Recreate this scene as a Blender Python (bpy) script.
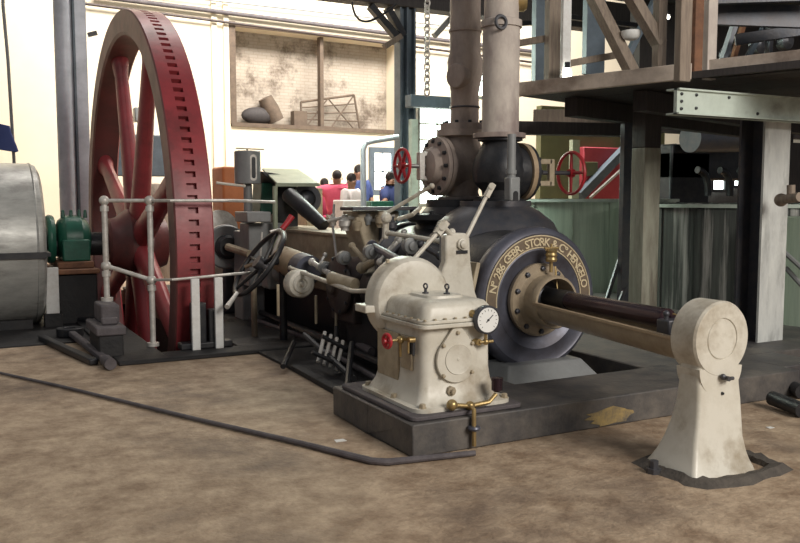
import bpy, bmesh, math, random
from mathutils import Vector, Matrix
from math import sin, cos, pi, radians, atan, sqrt
random.seed(7)
scene = bpy.context.scene
for o in list(bpy.data.objects): bpy.data.objects.remove(o)
V = Vector
# ------------------------------------------------------------------ camera
F, YAW, HOR, CH = 850.0, radians(28), 197.0, 1.3
PIT = atan((271.5-HOR)/F)
camd = bpy.data.cameras.new('camera'); cam = bpy.data.objects.new('camera', camd)
scene.collection.objects.link(cam); scene.camera = cam
camd.sensor_width = 36; camd.lens = F/800*36; camd.clip_end = 200
cam.location = (0, 0, CH); cam.rotation_euler = (pi/2-PIT, 0, -YAW)
# ------------------------------------------------------------------ world, lights, exposure
w = bpy.data.worlds.new('world'); scene.world = w; w.use_nodes = True
wb = w.node_tree.nodes['Background']
wb.inputs[0].default_value = (0.86, 0.92, 1.0, 1); wb.inputs[1].default_value = 0.13
def area(name, loc, target, sx, sy, power, col):
    l = bpy.data.lights.new(name, 'AREA'); l.shape = 'RECTANGLE'; l.size = sx; l.size_y = sy
    l.energy = power; l.color = col
    o = bpy.data.objects.new(name, l); scene.collection.objects.link(o); o.location = loc
    o.rotation_euler = (V(target)-V(loc)).to_track_quat('-Z', 'Y').to_euler()
area('front_daylight', (5.0, -5.0, 5.5), (3.0, 4.5, 0.3), 5, 3.5, 720, (1.0, 0.94, 0.86))
area('back_wall_fill', (8.5, 13.5, 9.5), (8, 19.5, 3), 12, 3, 2500, (1.0, 0.94, 0.87))  # unseen overhead lamp added to brighten the back wall
area('roof_light_left', (-3, 6, 8), (1.5, 7.5, 0.5), 5, 6, 60, (1.0, 0.95, 0.88))
area('tank_fill', (4.7, 9.6, 3.0), (6.9, 8.2, 0.7), 1.2, 1.2, 110, (0.82, 1.0, 0.86))  # unseen fill lamp added to brighten the mint tank from its left
scene.view_settings.view_transform = 'Standard'; scene.view_settings.look = 'None'
scene.view_settings.gamma = 1; scene.view_settings.use_curve_mapping = False
scene.view_settings.exposure = 0.36
# ------------------------------------------------------------------ reading positions off a known plane
_t, _p = YAW, PIT
_fh = V((sin(_t), cos(_t), 0)); _r = V((cos(_t), -sin(_t), 0))
_fw = _fh*cos(_p)-V((0, 0, sin(_p))); _u = V((0, 0, cos(_p)))+_fh*sin(_p)
def A(u, v, x=None, y=None, z=None):
    d = _fw+_r*((u-400)/F)-_u*((v-271.5)/F); o = V((0, 0, CH))
    ax, val = (0, x) if x is not None else (1, y) if y is not None else (2, z)
    return o+d*((val-o[ax])/d[ax])
# ------------------------------------------------------------------ materials
def mat(name, c, c2=None, rough=0.6, metal=0.0, scale=6, mix=0.55, bump=0.15, c3=None, streak=None, sc3=1.3, emit=None, wd=0.17):
    m = bpy.data.materials.new(name); m.use_nodes = True; nt = m.node_tree; N = nt.nodes; L = nt.links
    b = N['Principled BSDF']; b.inputs['Roughness'].default_value = rough; b.inputs['Metallic'].default_value = metal
    if emit:
        b.inputs['Emission Color'].default_value = (*c, 1); b.inputs['Emission Strength'].default_value = emit
    tc = N.new('ShaderNodeTexCoord'); mp = N.new('ShaderNodeMapping'); L.new(tc.outputs['Object'], mp.inputs[0])
    if streak: mp.inputs['Scale'].default_value = streak
    n = N.new('ShaderNodeTexNoise'); n.inputs['Scale'].default_value = scale; n.inputs['Detail'].default_value = 9
    n.inputs['Roughness'].default_value = 0.7; L.new(mp.outputs[0], n.inputs['Vector'])
    r = N.new('ShaderNodeValToRGB'); r.color_ramp.elements[0].position = mix-wd; r.color_ramp.elements[1].position = mix+wd
    c2 = c2 or tuple(x*0.7 for x in c)
    r.color_ramp.elements[0].color = (*c, 1); r.color_ramp.elements[1].color = (*c2, 1)
    L.new(n.outputs['Fac'], r.inputs[0]); out = r.outputs[0]
    if c3:
        n3 = N.new('ShaderNodeTexNoise'); n3.inputs['Scale'].default_value = sc3; n3.inputs['Detail'].default_value = 8; n3.inputs['Roughness'].default_value = 0.65
        L.new(mp.outputs[0], n3.inputs['Vector'])
        r3 = N.new('ShaderNodeValToRGB'); r3.color_ramp.elements[0].position = 0.5; r3.color_ramp.elements[1].position = 0.68
        L.new(n3.outputs['Fac'], r3.inputs[0])
        mx = N.new('ShaderNodeMix'); mx.data_type = 'RGBA'; L.new(r3.outputs[0], mx.inputs[0]); L.new(out, mx.inputs[6])
        mx.inputs[7].default_value = (*c3, 1); out = mx.outputs[2]
    L.new(out, b.inputs['Base Color'])
    rr = N.new('ShaderNodeMapRange'); rr.inputs[3].default_value = max(0.05, rough-0.12); rr.inputs[4].default_value = min(1, rough+0.15)
    L.new(n.outputs['Fac'], rr.inputs[0]); L.new(rr.outputs[0], b.inputs['Roughness'])
    if bump:
        bp = N.new('ShaderNodeBump'); bp.inputs['Strength'].default_value = bump; bp.inputs['Distance'].default_value = 0.01
        n2 = N.new('ShaderNodeTexNoise'); n2.inputs['Scale'].default_value = scale*5; n2.inputs['Detail'].default_value = 4
        L.new(mp.outputs[0], n2.inputs['Vector']); L.new(n2.outputs['Fac'], bp.inputs['Height']); L.new(bp.outputs[0], b.inputs['Normal'])
    return m
M = {}
M['floor'] = mat('floor_concrete', (0.25, 0.17, 0.108), (0.50, 0.38, 0.265), 0.72, scale=6.5, mix=0.50, bump=0.9, c3=(0.155, 0.11, 0.08), streak=(1, 1, 1), sc3=1.1, wd=0.14)
M['plinth'] = mat('plinth_concrete', (0.06, 0.057, 0.058), (0.16, 0.14, 0.12), 0.55, scale=5, mix=0.55, bump=0.4, c3=(0.045, 0.042, 0.045))
M['plinthside'] = mat('oily_concrete_side', (0.06, 0.062, 0.07), (0.11, 0.10, 0.095), 0.45, scale=5, bump=0.3)
M['grime'] = mat('oily_black_grime', (0.011, 0.011, 0.013), (0.03, 0.027, 0.026), 0.65, scale=5, bump=0.5)
M['iron'] = mat('dark_iron', (0.02, 0.022, 0.027), (0.05, 0.047, 0.047), 0.4, 0.3, scale=9)
M['iron2'] = mat('mid_grey_iron', (0.06, 0.065, 0.08), (0.11, 0.10, 0.10), 0.4, 0.4, scale=7)
M['cream'] = mat('cream_enamel', (0.67, 0.635, 0.55), (0.50, 0.455, 0.365), 0.36, scale=5, mix=0.6, bump=0.08, c3=(0.33, 0.27, 0.19), sc3=3.0)
M['creamdark'] = mat('soiled_cream_enamel', (0.44, 0.37, 0.26), (0.27, 0.21, 0.14), 0.45, scale=8, mix=0.55, bump=0.15, c3=(0.18, 0.14, 0.10))
M['tan'] = mat('tan_enamel', (0.40, 0.30, 0.19), (0.28, 0.20, 0.13), 0.45, scale=8, bump=0.1)
M['gearbrown'] = mat('oily_brown_iron', (0.075, 0.055, 0.05), (0.04, 0.033, 0.035), 0.4, 0.2, scale=9)
M['oldbrown'] = mat('dull_brown_timber', (0.14, 0.10, 0.07), (0.08, 0.06, 0.045), 0.8, scale=7)
M['fascia'] = mat('pale_fascia_paint', (0.62, 0.53, 0.45), (0.40, 0.33, 0.27), 0.65, scale=5, c3=(0.20, 0.15, 0.12), bump=0.2)
M['mortar'] = mat('rough_dark_mortar', (0.10, 0.085, 0.07), (0.05, 0.043, 0.038), 0.85, scale=9, bump=0.8)
M['trough'] = mat('worn_tan_guide', (0.36, 0.29, 0.20), (0.25, 0.19, 0.13), 0.4, scale=9, bump=0.12)
M['bluesteel'] = mat('blued_steel', (0.115, 0.12, 0.155), (0.055, 0.048, 0.055), 0.42, 0.4, scale=4, bump=0.05)
M['band'] = mat('brown_name_band', (0.20, 0.15, 0.10), (0.13, 0.10, 0.08), 0.45, 0.3, scale=12, bump=0)
M['steel'] = mat('bright_steel', (0.45, 0.44, 0.42), (0.3, 0.29, 0.28), 0.3, 0.8, scale=8, bump=0.05)
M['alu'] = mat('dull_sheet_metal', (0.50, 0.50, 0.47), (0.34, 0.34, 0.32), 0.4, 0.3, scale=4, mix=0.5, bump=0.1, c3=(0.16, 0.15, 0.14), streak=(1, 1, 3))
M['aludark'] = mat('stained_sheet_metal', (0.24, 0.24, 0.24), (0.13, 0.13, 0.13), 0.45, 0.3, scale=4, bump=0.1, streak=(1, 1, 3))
M['brass'] = mat('worn_brass', (0.47, 0.34, 0.15), (0.30, 0.21, 0.10), 0.35, 0.7, scale=14, bump=0.05)
M['bronze'] = mat('bronze_letters', (0.72, 0.62, 0.42), (0.6, 0.48, 0.3), 0.45, 0.25, scale=14, bump=0.0)
M['red'] = mat('dark_red_paint', (0.33, 0.045, 0.052), (0.22, 0.035, 0.04), 0.4, scale=5, bump=0.1, c3=(0.12, 0.025, 0.025))
M['reddirty'] = mat('soiled_red_paint', (0.15, 0.035, 0.032), (0.075, 0.03, 0.028), 0.45, scale=4, bump=0.15)
M['rimside'] = mat('dark_brown_red_rim', (0.15, 0.045, 0.042), (0.085, 0.04, 0.036), 0.5, scale=3, bump=0.15, c3=(0.20, 0.05, 0.05))
M['redbright'] = mat('red_wheel_paint', (0.5, 0.025, 0.035), (0.36, 0.02, 0.03), 0.4, scale=9, bump=0.05)
M['green'] = mat('machine_green', (0.02, 0.13, 0.085), (0.012, 0.075, 0.05), 0.35, scale=8)
M['palegreen'] = mat('pale_green_paint', (0.36, 0.40, 0.29), (0.28, 0.31, 0.22), 0.45, scale=8)
M['beam'] = mat('pale_mint_steel', (0.55, 0.62, 0.55), (0.40, 0.46, 0.40), 0.5, scale=4, c3=(0.17, 0.16, 0.13))
M['bluegrey'] = mat('blue_grey_steel', (0.13, 0.165, 0.20), (0.08, 0.10, 0.12), 0.5, scale=4)
M['greypaint'] = mat('light_grey_steel', (0.55, 0.57, 0.62), (0.38, 0.40, 0.44), 0.45, 0.1, scale=4)
M['greybox'] = mat('grey_enamel', (0.25, 0.26, 0.26), (0.19, 0.19, 0.19), 0.4, scale=6)
M['white'] = mat('white_paint', (0.78, 0.78, 0.76), (0.55, 0.52, 0.48), 0.5, scale=9, mix=0.62)
M['galv'] = mat('galvanised_pipe', (0.66, 0.64, 0.60), (0.40, 0.36, 0.32), 0.42, 0.3, scale=14)
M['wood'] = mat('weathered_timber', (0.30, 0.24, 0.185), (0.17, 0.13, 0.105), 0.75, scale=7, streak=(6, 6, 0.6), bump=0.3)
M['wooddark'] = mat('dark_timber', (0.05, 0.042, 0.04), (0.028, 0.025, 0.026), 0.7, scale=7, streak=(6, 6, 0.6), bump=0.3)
M['rust'] = mat('rusty_steel', (0.26, 0.12, 0.06), (0.12, 0.06, 0.04), 0.7, scale=7)
M['mauve'] = mat('mauve_grey_block', (0.12, 0.105, 0.11), (0.07, 0.06, 0.065), 0.7, scale=9, bump=0.4)
M['pipewrap'] = mat('lagged_pipe', (0.42, 0.34, 0.29), (0.25, 0.20, 0.18), 0.6, scale=6, c3=(0.13, 0.10, 0.10), streak=(1, 1, 0.5), bump=0.3)
M['pipepale'] = mat('pale_lagged_pipe', (0.56, 0.50, 0.44), (0.34, 0.28, 0.26), 0.7, scale=5, c3=(0.22, 0.17, 0.16), streak=(1, 1, 0.5), bump=0.3)
M['postgreen'] = mat('greenish_grey_post', (0.34, 0.34, 0.27), (0.20, 0.18, 0.14), 0.6, scale=4, streak=(4, 4, .7), c3=(0.09, 0.07, 0.05))
M['postwhite'] = mat('worn_white_post', (0.62, 0.63, 0.60), (0.42, 0.43, 0.42), 0.6, scale=3, streak=(3, 3, .8), c3=(0.20, 0.20, 0.19))
M['rod'] = mat('oiled_rod', (0.055, 0.03, 0.04), (0.03, 0.02, 0.028), 0.22, 0.6, scale=5, bump=0)
M['tank'] = mat('tank_plate', (0.11, 0.12, 0.11), (0.03, 0.033, 0.031), 0.45, 0.1, scale=2.6, mix=0.5, streak=(5, 5, 0.22), c3=(0.62, 0.61, 0.57), sc3=1.5, bump=0.15)
M['tankpale'] = mat('mint_tank_plate', (0.48, 0.56, 0.45), (0.26, 0.33, 0.26), 0.45, 0.1, scale=2.0, mix=0.52, streak=(5, 5, 0.25), c3=(0.09, 0.12, 0.10), sc3=0.9, bump=0.1)
M['olive'] = mat('olive_paint', (0.16, 0.16, 0.075), (0.12, 0.12, 0.06), 0.6, scale=3)
M['redpanel'] = mat('red_panel_paint', (0.52, 0.07, 0.09), (0.40, 0.05, 0.07), 0.5, scale=3)
M['yellow'] = mat('yellow_paint', (0.55, 0.48, 0.12), (0.42, 0.36, 0.10), 0.5, scale=5)
M['orange'] = mat('orange_paint', (0.62, 0.20, 0.06), (0.52, 0.16, 0.05), 0.5, scale=5)
M['lampwhite'] = mat('lit_lamp_glass', (1.0, 0.93, 0.8), emit=9, bump=0)
M['glass'] = mat('daylit_window_glass', (0.86, 1.0, 0.93), (0.86, 1.0, 0.93), 0.3, emit=6, bump=0)
M['dial'] = mat('gauge_dial', (0.85, 0.85, 0.82), (0.8, 0.8, 0.78), 0.3, bump=0)
M['black'] = mat('black_paint', (0.012, 0.012, 0.014), (0.02, 0.02, 0.022), 0.4, bump=0)
M['skin'] = mat('skin', (0.30, 0.15, 0.09), (0.26, 0.13, 0.08), 0.6, bump=0)
M['hair'] = mat('dark_hair', (0.02, 0.014, 0.012), (0.03, 0.02, 0.02), 0.7)
M['pink'] = mat('pink_cloth', (0.80, 0.12, 0.20), (0.72, 0.09, 0.17), 0.8, bump=0.1)
M['magenta'] = mat('crimson_cloth', (0.45, 0.04, 0.10), (0.36, 0.03, 0.08), 0.8)
M['shirtwhite'] = mat('white_cloth', (0.75, 0.68, 0.66), (0.6, 0.52, 0.5), 0.8)
M['navy'] = mat('navy_cloth', (0.03, 0.05, 0.17), (0.05, 0.07, 0.2), 0.8)
M['greycloth'] = mat('grey_cloth', (0.22, 0.2, 0.17), (0.17, 0.15, 0.13), 0.8)
def wallmat(name, base, worn, brick=False, lo=0.55):
    m = mat(name, base, tuple(x*0.93 for x in base), 0.8, scale=1.4, mix=0.5, bump=0.12)
    nt = m.node_tree; N = nt.nodes; L = nt.links; b = N['Principled BSDF']
    src = b.inputs['Base Color'].links[0].from_socket
    n = N.new('ShaderNodeTexNoise'); n.inputs['Scale'].default_value = 1.1; n.inputs['Detail'].default_value = 10; n.inputs['Roughness'].default_value = 0.75
    tc = N.new('ShaderNodeTexCoord'); L.new(tc.outputs['Object'], n.inputs['Vector'])
    r = N.new('ShaderNodeValToRGB'); r.color_ramp.elements[0].position = lo; r.color_ramp.elements[1].position = lo+0.13
    L.new(n.outputs['Fac'], r.inputs[0])
    mx = N.new('ShaderNodeMix'); mx.data_type = 'RGBA'; L.new(r.outputs[0], mx.inputs[0]); L.new(src, mx.inputs[6]); mx.inputs[7].default_value = (*worn, 1)
    out = mx.outputs[2]
    if brick:
        mp = N.new('ShaderNodeMapping'); mp.inputs['Rotation'].default_value = (pi/2, 0, 0); L.new(tc.outputs['Object'], mp.inputs[0])
        bk = N.new('ShaderNodeTexBrick'); bk.inputs['Scale'].default_value = 1; bk.inputs['Brick Width'].default_value = 0.22; bk.inputs['Row Height'].default_value = 0.075
        bk.inputs['Mortar Size'].default_value = 0.008; bk.inputs['Color1'].default_value = (1, 1, 1, 1); bk.inputs['Color2'].default_value = (0.93, 0.91, 0.89, 1)
        bk.inputs['Mortar'].default_value = (0.80, 0.77, 0.74, 1); L.new(mp.outputs[0], bk.inputs['Vector'])
        m2 = N.new('ShaderNodeMix'); m2.data_type = 'RGBA'; m2.blend_type = 'MULTIPLY'; m2.inputs[0].default_value = 1
        L.new(out, m2.inputs[6]); L.new(bk.outputs['Color'], m2.inputs[7]); out = m2.outputs[2]
    L.new(out, b.inputs['Base Color']); return m
M['wall'] = wallmat('cream_wall', (0.80, 0.72, 0.56), (0.74, 0.64, 0.47), lo=0.6)
M['brick'] = wallmat('limewashed_brick', (0.40, 0.35, 0.29), (0.13, 0.10, 0.075), True, lo=0.50)
# ------------------------------------------------------------------ mesh builder
def frame(axis, hint=(0, 0, 1)):
    a = V(axis).normalized(); h = V(hint)
    if abs(a.dot(h)) > 0.98: h = V((0, 1, 0)) if abs(a.y) < 0.9 else V((1, 0, 0))
    x = h.cross(a).normalized(); y = a.cross(x)
    return x, y, a
class B:
    def __init__(s): s.bm = bmesh.new()
    def box(s, lo, hi, rz=0, piv=None):
        lo, hi = V(lo), V(hi)
        vs = [s.bm.verts.new((x, y, z)) for z in (lo.z, hi.z) for y in (lo.y, hi.y) for x in (lo.x, hi.x)]
        for f in ((0, 2, 3, 1), (4, 5, 7, 6), (0, 1, 5, 4), (2, 6, 7, 3), (0, 4, 6, 2), (1, 3, 7, 5)): s.bm.faces.new([vs[i] for i in f])
        if rz:
            c = V(piv) if piv else (lo+hi)/2
            bmesh.ops.rotate(s.bm, cent=c, matrix=Matrix.Rotation(rz, 3, 'Z'), verts=vs)
        return s
    def bar(s, p, q, w, h=None, hint=(0, 0, 1)):       # rectangular bar from p to q: w across, h along the hint
        h = h or w; p, q = V(p), V(q); x, y, a = frame(q-p, hint)
        vs = [s.bm.verts.new(c+x*(i*w/2)+y*(j*h/2)) for c in (p, q) for i, j in ((-1, -1), (1, -1), (1, 1), (-1, 1))]
        for f in ((0, 3, 2, 1), (4, 5, 6, 7), (0, 1, 5, 4), (1, 2, 6, 5), (2, 3, 7, 6), (3, 0, 4, 7)): s.bm.faces.new([vs[i] for i in f])
        return s
    def lathe(s, o, axis, prof, n=28, a0=0, a1=2*pi, hint=(0, 0, 1)):   # prof: (radius, distance along axis)
        o = V(o); x, y, a = frame(axis, hint); full = abs(a1-a0-2*pi) < 1e-6; rings = []
        for r, h in prof:
            if r < 1e-6: rings.append([s.bm.verts.new(o+a*h)]); continue
            m = n if full else n+1
            rings.append([s.bm.verts.new(o+a*h+x*(r*cos(a0+(a1-a0)*k/n))+y*(r*sin(a0+(a1-a0)*k/n))) for k in range(m)])
        for A_, B_ in zip(rings, rings[1:]):
            for k in range(n):
                k2 = (k+1) % n if full else k+1
                if len(A_) == 1 and len(B_) == 1: continue
                if len(A_) == 1: f = [A_[0], B_[k], B_[k2]]
                elif len(B_) == 1: f = [A_[k], B_[0], A_[k2]]
                else: f = [A_[k], B_[k], B_[k2], A_[k2]]
                try: s.bm.faces.new(f)
                except ValueError: pass
        return s
    def cyl(s, p, q, r, r2=None, n=16):
        p, q = V(p), V(q); d = q-p; L = d.length
        return s.lathe(p, d, [(0, 0), (r, 0), (r2 if r2 is not None else r, L), (0, L)], n)
    def tube(s, pts, r, n=10):
        pts = [V(p) for p in pts]; prev = None; hint = V((0, 0, 1)); rings = []
        rs = r if isinstance(r, (list, tuple)) else [r]*len(pts)
        x = None
        for i, p in enumerate(pts):
            t = (pts[min(i+1, len(pts)-1)]-pts[max(i-1, 0)]).normalized()
            if x is None: x, y, _ = frame(t)
            else: x = (x-t*x.dot(t)).normalized(); y = t.cross(x)
            rings.append([s.bm.verts.new(p+x*(rs[i]*cos(2*pi*k/n))+y*(rs[i]*sin(2*pi*k/n))) for k in range(n)])
        for a, b in zip(rings, rings[1:]):
            for k in range(n): s.bm.faces.new([a[k], a[(k+1) % n], b[(k+1) % n], b[k]])
        s.bm.faces.new(rings[0][::-1]); s.bm.faces.new(rings[-1]); return s
    def prism(s, pts, o, ux, uy, dv):                   # 2D outline extruded by vector dv
        o, ux, uy, dv = V(o), V(ux), V(uy), V(dv)
        a = [s.bm.verts.new(o+ux*p[0]+uy*p[1]) for p in pts]; b = [s.bm.verts.new(v.co+dv) for v in a]
        n = len(a); s.bm.faces.new(a); s.bm.faces.new(b[::-1])
        for k in range(n): s.bm.faces.new([a[k], b[k], b[(k+1) % n], a[(k+1) % n]])
        return s
    def torus(s, o, axis, R, r, n=36, m=10, a0=0, a1=2*pi):
        return s.lathe(o, axis, [(R+r*cos(2*pi*k/m), r*sin(2*pi*k/m)) for k in range(m+1)], n, a0, a1)
    def ball(s, o, r, n=14, sc=(1, 1, 1)):
        g = bmesh.ops.create_uvsphere(s.bm, u_segments=n, v_segments=max(6, n//2+2), radius=r)
        for v in g['verts']: v.co = V((v.co.x*sc[0], v.co.y*sc[1], v.co.z*sc[2]))+V(o)
        return s
    def loft(s, sections):                              # list of equal-length vertex rings
        R_ = [[s.bm.verts.new(p) for p in sec] for sec in sections]; n = len(R_[0])
        for a, b in zip(R_, R_[1:]):
            for k in range(n): s.bm.faces.new([a[k], a[(k+1) % n], b[(k+1) % n], b[k]])
        s.bm.faces.new(R_[0][::-1]); s.bm.faces.new(R_[-1]); return s
def link(o): scene.collection.objects.link(o); return o
def fin(b, name, m, root=None, parent=None, bevel=0, sharp=32, kind=None, label=None, seg=2, weld=True):
    bm = b.bm
    if weld: bmesh.ops.remove_doubles(bm, verts=bm.verts, dist=1e-5)
    bmesh.ops.recalc_face_normals(bm, faces=bm.faces)
    par = parent or root
    if root is not None: off = root.location.copy()
    else:
        xs = [v.co for v in bm.verts]; lo = [min(c[i] for c in xs) for i in range(3)]; hi = [max(c[i] for c in xs) for i in range(3)]
        off = V(((lo[0]+hi[0])/2, (lo[1]+hi[1])/2, lo[2]))
    bmesh.ops.translate(bm, verts=bm.verts, vec=-off)
    me = bpy.data.meshes.new(name); bm.to_mesh(me); bm.free()
    for p in me.polygons: p.use_smooth = True
    me.set_sharp_from_angle(angle=radians(sharp)); me.materials.append(M[m] if isinstance(m, str) else m)
    o = link(bpy.data.objects.new(name, me))
    if par is None: o.location = off
    else: o.parent = par
    if bevel:
        bv = o.modifiers.new('bevel', 'BEVEL'); bv.width = bevel; bv.segments = seg; bv.limit_method = 'ANGLE'; bv.angle_limit = radians(40)
    if kind: o['kind'] = kind
    if label: o['label'] = label
    return o
def thing(name, loc, label, cat, group=None):
    o = link(bpy.data.objects.new(name, None)); o.location = loc; o.empty_display_size = 0.1
    o['label'] = label; o['category'] = cat
    if group: o['group'] = group
    bpy.context.view_layer.update(); return o
def tag(o, label, cat, group=None):
    o['label'] = label; o['category'] = cat
    if group: o['group'] = group
    return o
_bolt = {}
def bolts(root, parent, pts, axis, r=0.012, h=0.012, m='creamdark', name='bolt', dome=False):
    key = (r, h, m, dome)
    if key not in _bolt:
        b = B(); b.lathe((0, 0, 0), (0, 0, 1), [(r*1.25, 0), (r*1.25, h*0.2), (r, h*0.2), (r, h), (r*0.5, h*1.15), (0, h*1.15)], 6)
        bmesh.ops.recalc_face_normals(b.bm, faces=b.bm.faces); me = bpy.data.meshes.new(name); b.bm.to_mesh(me); b.bm.free(); me.materials.append(M[m]); _bolt[key] = me
    q = V(axis).to_track_quat('Z', 'Y').to_euler()
    for p in pts:
        o = link(bpy.data.objects.new(name, _bolt[key])); o.parent = parent or root; o.location = V(p)-root.location; o.rotation_euler = q
def ring_pts(o, axis, r, n, a0=0, a1=2*pi):
    x, y, a = frame(axis); o = V(o); return [o+x*(r*cos(a0+(a1-a0)*k/n))+y*(r*sin(a0+(a1-a0)*k/n)) for k in range(n)]
def arc(c, r, a0, a1, n): return [(c[0]+r*cos(a0+(a1-a0)*k/n), c[1]+r*sin(a0+(a1-a0)*k/n)) for k in range(n+1)]
def lerp(p, q, t): return V(p)+(V(q)-V(p))*t
def bez(p0, p1, p2, n=10): return [V(p0)*(1-t)**2+V(p1)*2*t*(1-t)+V(p2)*t*t for t in [k/n for k in range(n+1)]]
# ------------------------------------------------------------------ the setting
b = B(); b.box((-14, -9, -0.2), (1.35, 26, 0)); b.box((1.35, -9, -0.2), (26, 6.9, 0)); b.box((2.25, 6.9, -0.2), (26, 26, 0)); b.box((1.35, 12.3, -0.2), (2.25, 26, 0))
fin(b, 'floor', 'floor', kind='structure')
b = B(); b.box((1.2, 6.7, -2.0), (1.35, 12.5, -0.2)); b.box((2.25, 6.7, -2.0), (2.4, 12.5, -0.2)); b.box((1.35, 6.75, -2.0), (2.25, 6.9, -0.2)); b.box((1.35, 12.3, -2.0), (2.25, 12.45, -0.2)); b.box((1.2, 6.7, -2.1), (2.4, 12.5, -2.0))
fin(b, 'trim_1', 'grime', kind='structure', label='dark pit wall below the red flywheel')
b = B(); b.box((1.76, 6.98, .035), (1.88, 7.08, .42)); b.box((1.9, 6.98, .035), (2.03, 7.08, .36)); b.box((1.66, 6.97, .035), (2.1, 7.1, .09))
fin(b, 'trim_11', 'iron', kind='structure', bevel=.01, label='low black guard plates in front of the flywheel rim')
# oily slabs round the flywheel
b = B(); b.box((1.12, 6.72, 0), (1.5, 12.4, 0.035)); b.box((1.5, 6.72, 0), (2.3, 7.0, 0.035)); b.box((2.15, 7.0, 0), (2.95, 12.4, 0.035)); b.box((2.3, 6.72, 0), (2.95, 7.0, 0.035))
fin(b, 'trim_2', 'grime', kind='structure', bevel=0.008, label='black oily slab round the flywheel pit')
b = B(); b.box((-0.8, 8.0, 0), (1.12, 12.0, 0.012)); fin(b, 'trim_3', 'grime', kind='structure', label='oily dark floor under the sheet metal drum')
# engine plinth: pieces round the black pit by the cylinder
zt = 0.17
b = B(); b.box((2.0, 3.63, 0), (4.9, 4.15, zt)); b.box((2.0, 4.15, 0), (3.0, 4.62, zt)); b.box((4.05, 4.15, 0), (7.4, 9.5, zt)); b.box((4.9, 3.75, 0), (5.3, 4.15, zt)); b.box((3.0, 4.15, 0.0), (4.05, 9.5, 0.03))
fin(b, 'engine_plinth', 'plinth', kind='structure', label='dark oily concrete plinth that carries the engine', bevel=0.008)
b = B(); b.box((2.24, 4.62, 0), (3.0, 6.72, 0.02)); b.box((2.95, 6.72, 0), (3.0, 9.4, 0.02)); fin(b, 'trim_4', 'grime', kind='structure', label='black oily floor beside the engine bed')
b = B(); b.bar((2.22, 4.64, 0.02), (2.27, 5.95, 0.02), 0.07, 0.04); fin(b, 'trim_5', 'grime', kind='structure', bevel=0.006, label='low edge strip beside the black engine floor')
# back wall with a recess, 5 degrees off the engine's cross axis
W0 = A(300, 100, y=19); wd = V((sin(radians(85)), cos(radians(85)), 0)); wn = V((wd.y, -wd.x, 0))
def WP(u, v, off=0.0):      # point on the back wall (off metres in front)
    d = _fw+_r*((u-400)/F)-_u*((v-271.5)/F); o = V((0, 0, CH)); p0 = W0+wn*off
    return o+d*((p0-o).dot(wn)/d.dot(wn))
def wc(p): q = p-W0; return q.dot(wd), p.z
TL, TR, BR, BL = [wc(WP(*p)) for p in ((231, 26), (397, 45), (397, 133), (231, 124))]
s0, s1, z0, z1 = BL[0], BR[0], BL[1], TL[1]
def wbox(b, sa, sb, za, zb, n0, n1):     # box in wall coordinates; n = metres out of the wall
    pts = [(sa, za), (sb, za), (sb, zb), (sa, zb)]
    return b.prism(pts, V((W0.x, W0.y, 0))+wn*n0, wd, (0, 0, 1), wn*(n1-n0))
b = B(); wbox(b, -16, s0, 0, 9, -0.5, 0); wbox(b, s0, s1, 0, z0, -0.5, 0); wbox(b, s0, s1, z1, 9, -0.5, 0); wbox(b, s1, 22, 0, 9, -0.5, 0)
fin(b, 'wall_back', 'wall', kind='structure')
b = B(); wbox(b, s0-.05, s1+.05, z0-.05, z1+.05, -0.62, -0.5); fin(b, 'wall_recess', 'brick', kind='structure', label='limewashed brickwork at the back of the wall recess')
b = B(); wbox(b, s0-0.02, s0+0.12, z0, z1+.1, 0, 0.05); wbox(b, s0, s1, z1, z1+0.07, 0, 0.04); wbox(b, s0, s1, z0-0.05, z0+0.04, -0.45, 0.06)
fin(b, 'trim_6', 'oldbrown', kind='structure', label='brown edging round the wall recess')
sm = wc(WP(323, 80))[0]
b = B(); wbox(b, sm-0.045, sm+0.045, z0+.04, z1, -0.2, -0.05); fin(b, 'trim_7', 'oldbrown', kind='structure', label='thin brown post standing in the wall recess')
for k, u in enumerate((214, 226)):
    sp = wc(WP(u, 60))[0]
    b = B(); wbox(b, sp-0.06, sp+0.06, 0, 9, 0, 0.05); fin(b, 'trim_%d' % (8+k), 'wall', kind='structure', label='shallow cream strip up the back wall')
def wall_pipe(u0, v0, u1, v1, r, name, label, m='creamdark'):
    b = B(); p, q = WP(u0, v0, 0.12), WP(u1, v1, 0.12); b.cyl(p, q, r)
    return tag(fin(b, name, m), label, 'pipe')
wall_pipe(95, -4, 560, 55, 0.05, 'wall_pipe', 'upper grey-brown pipe along the cream wall above the recess', 'mauve')
wall_pipe(80, 3, 560, 66, 0.03, 'wall_pipe', 'thin lower pipe along the wall just above the brick recess', 'gearbrown')
wall_pipe(135, -8, 520, 34, 0.02, 'wall_pipe', 'thinnest pipe, topmost on the cream wall', 'greybox')
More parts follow.
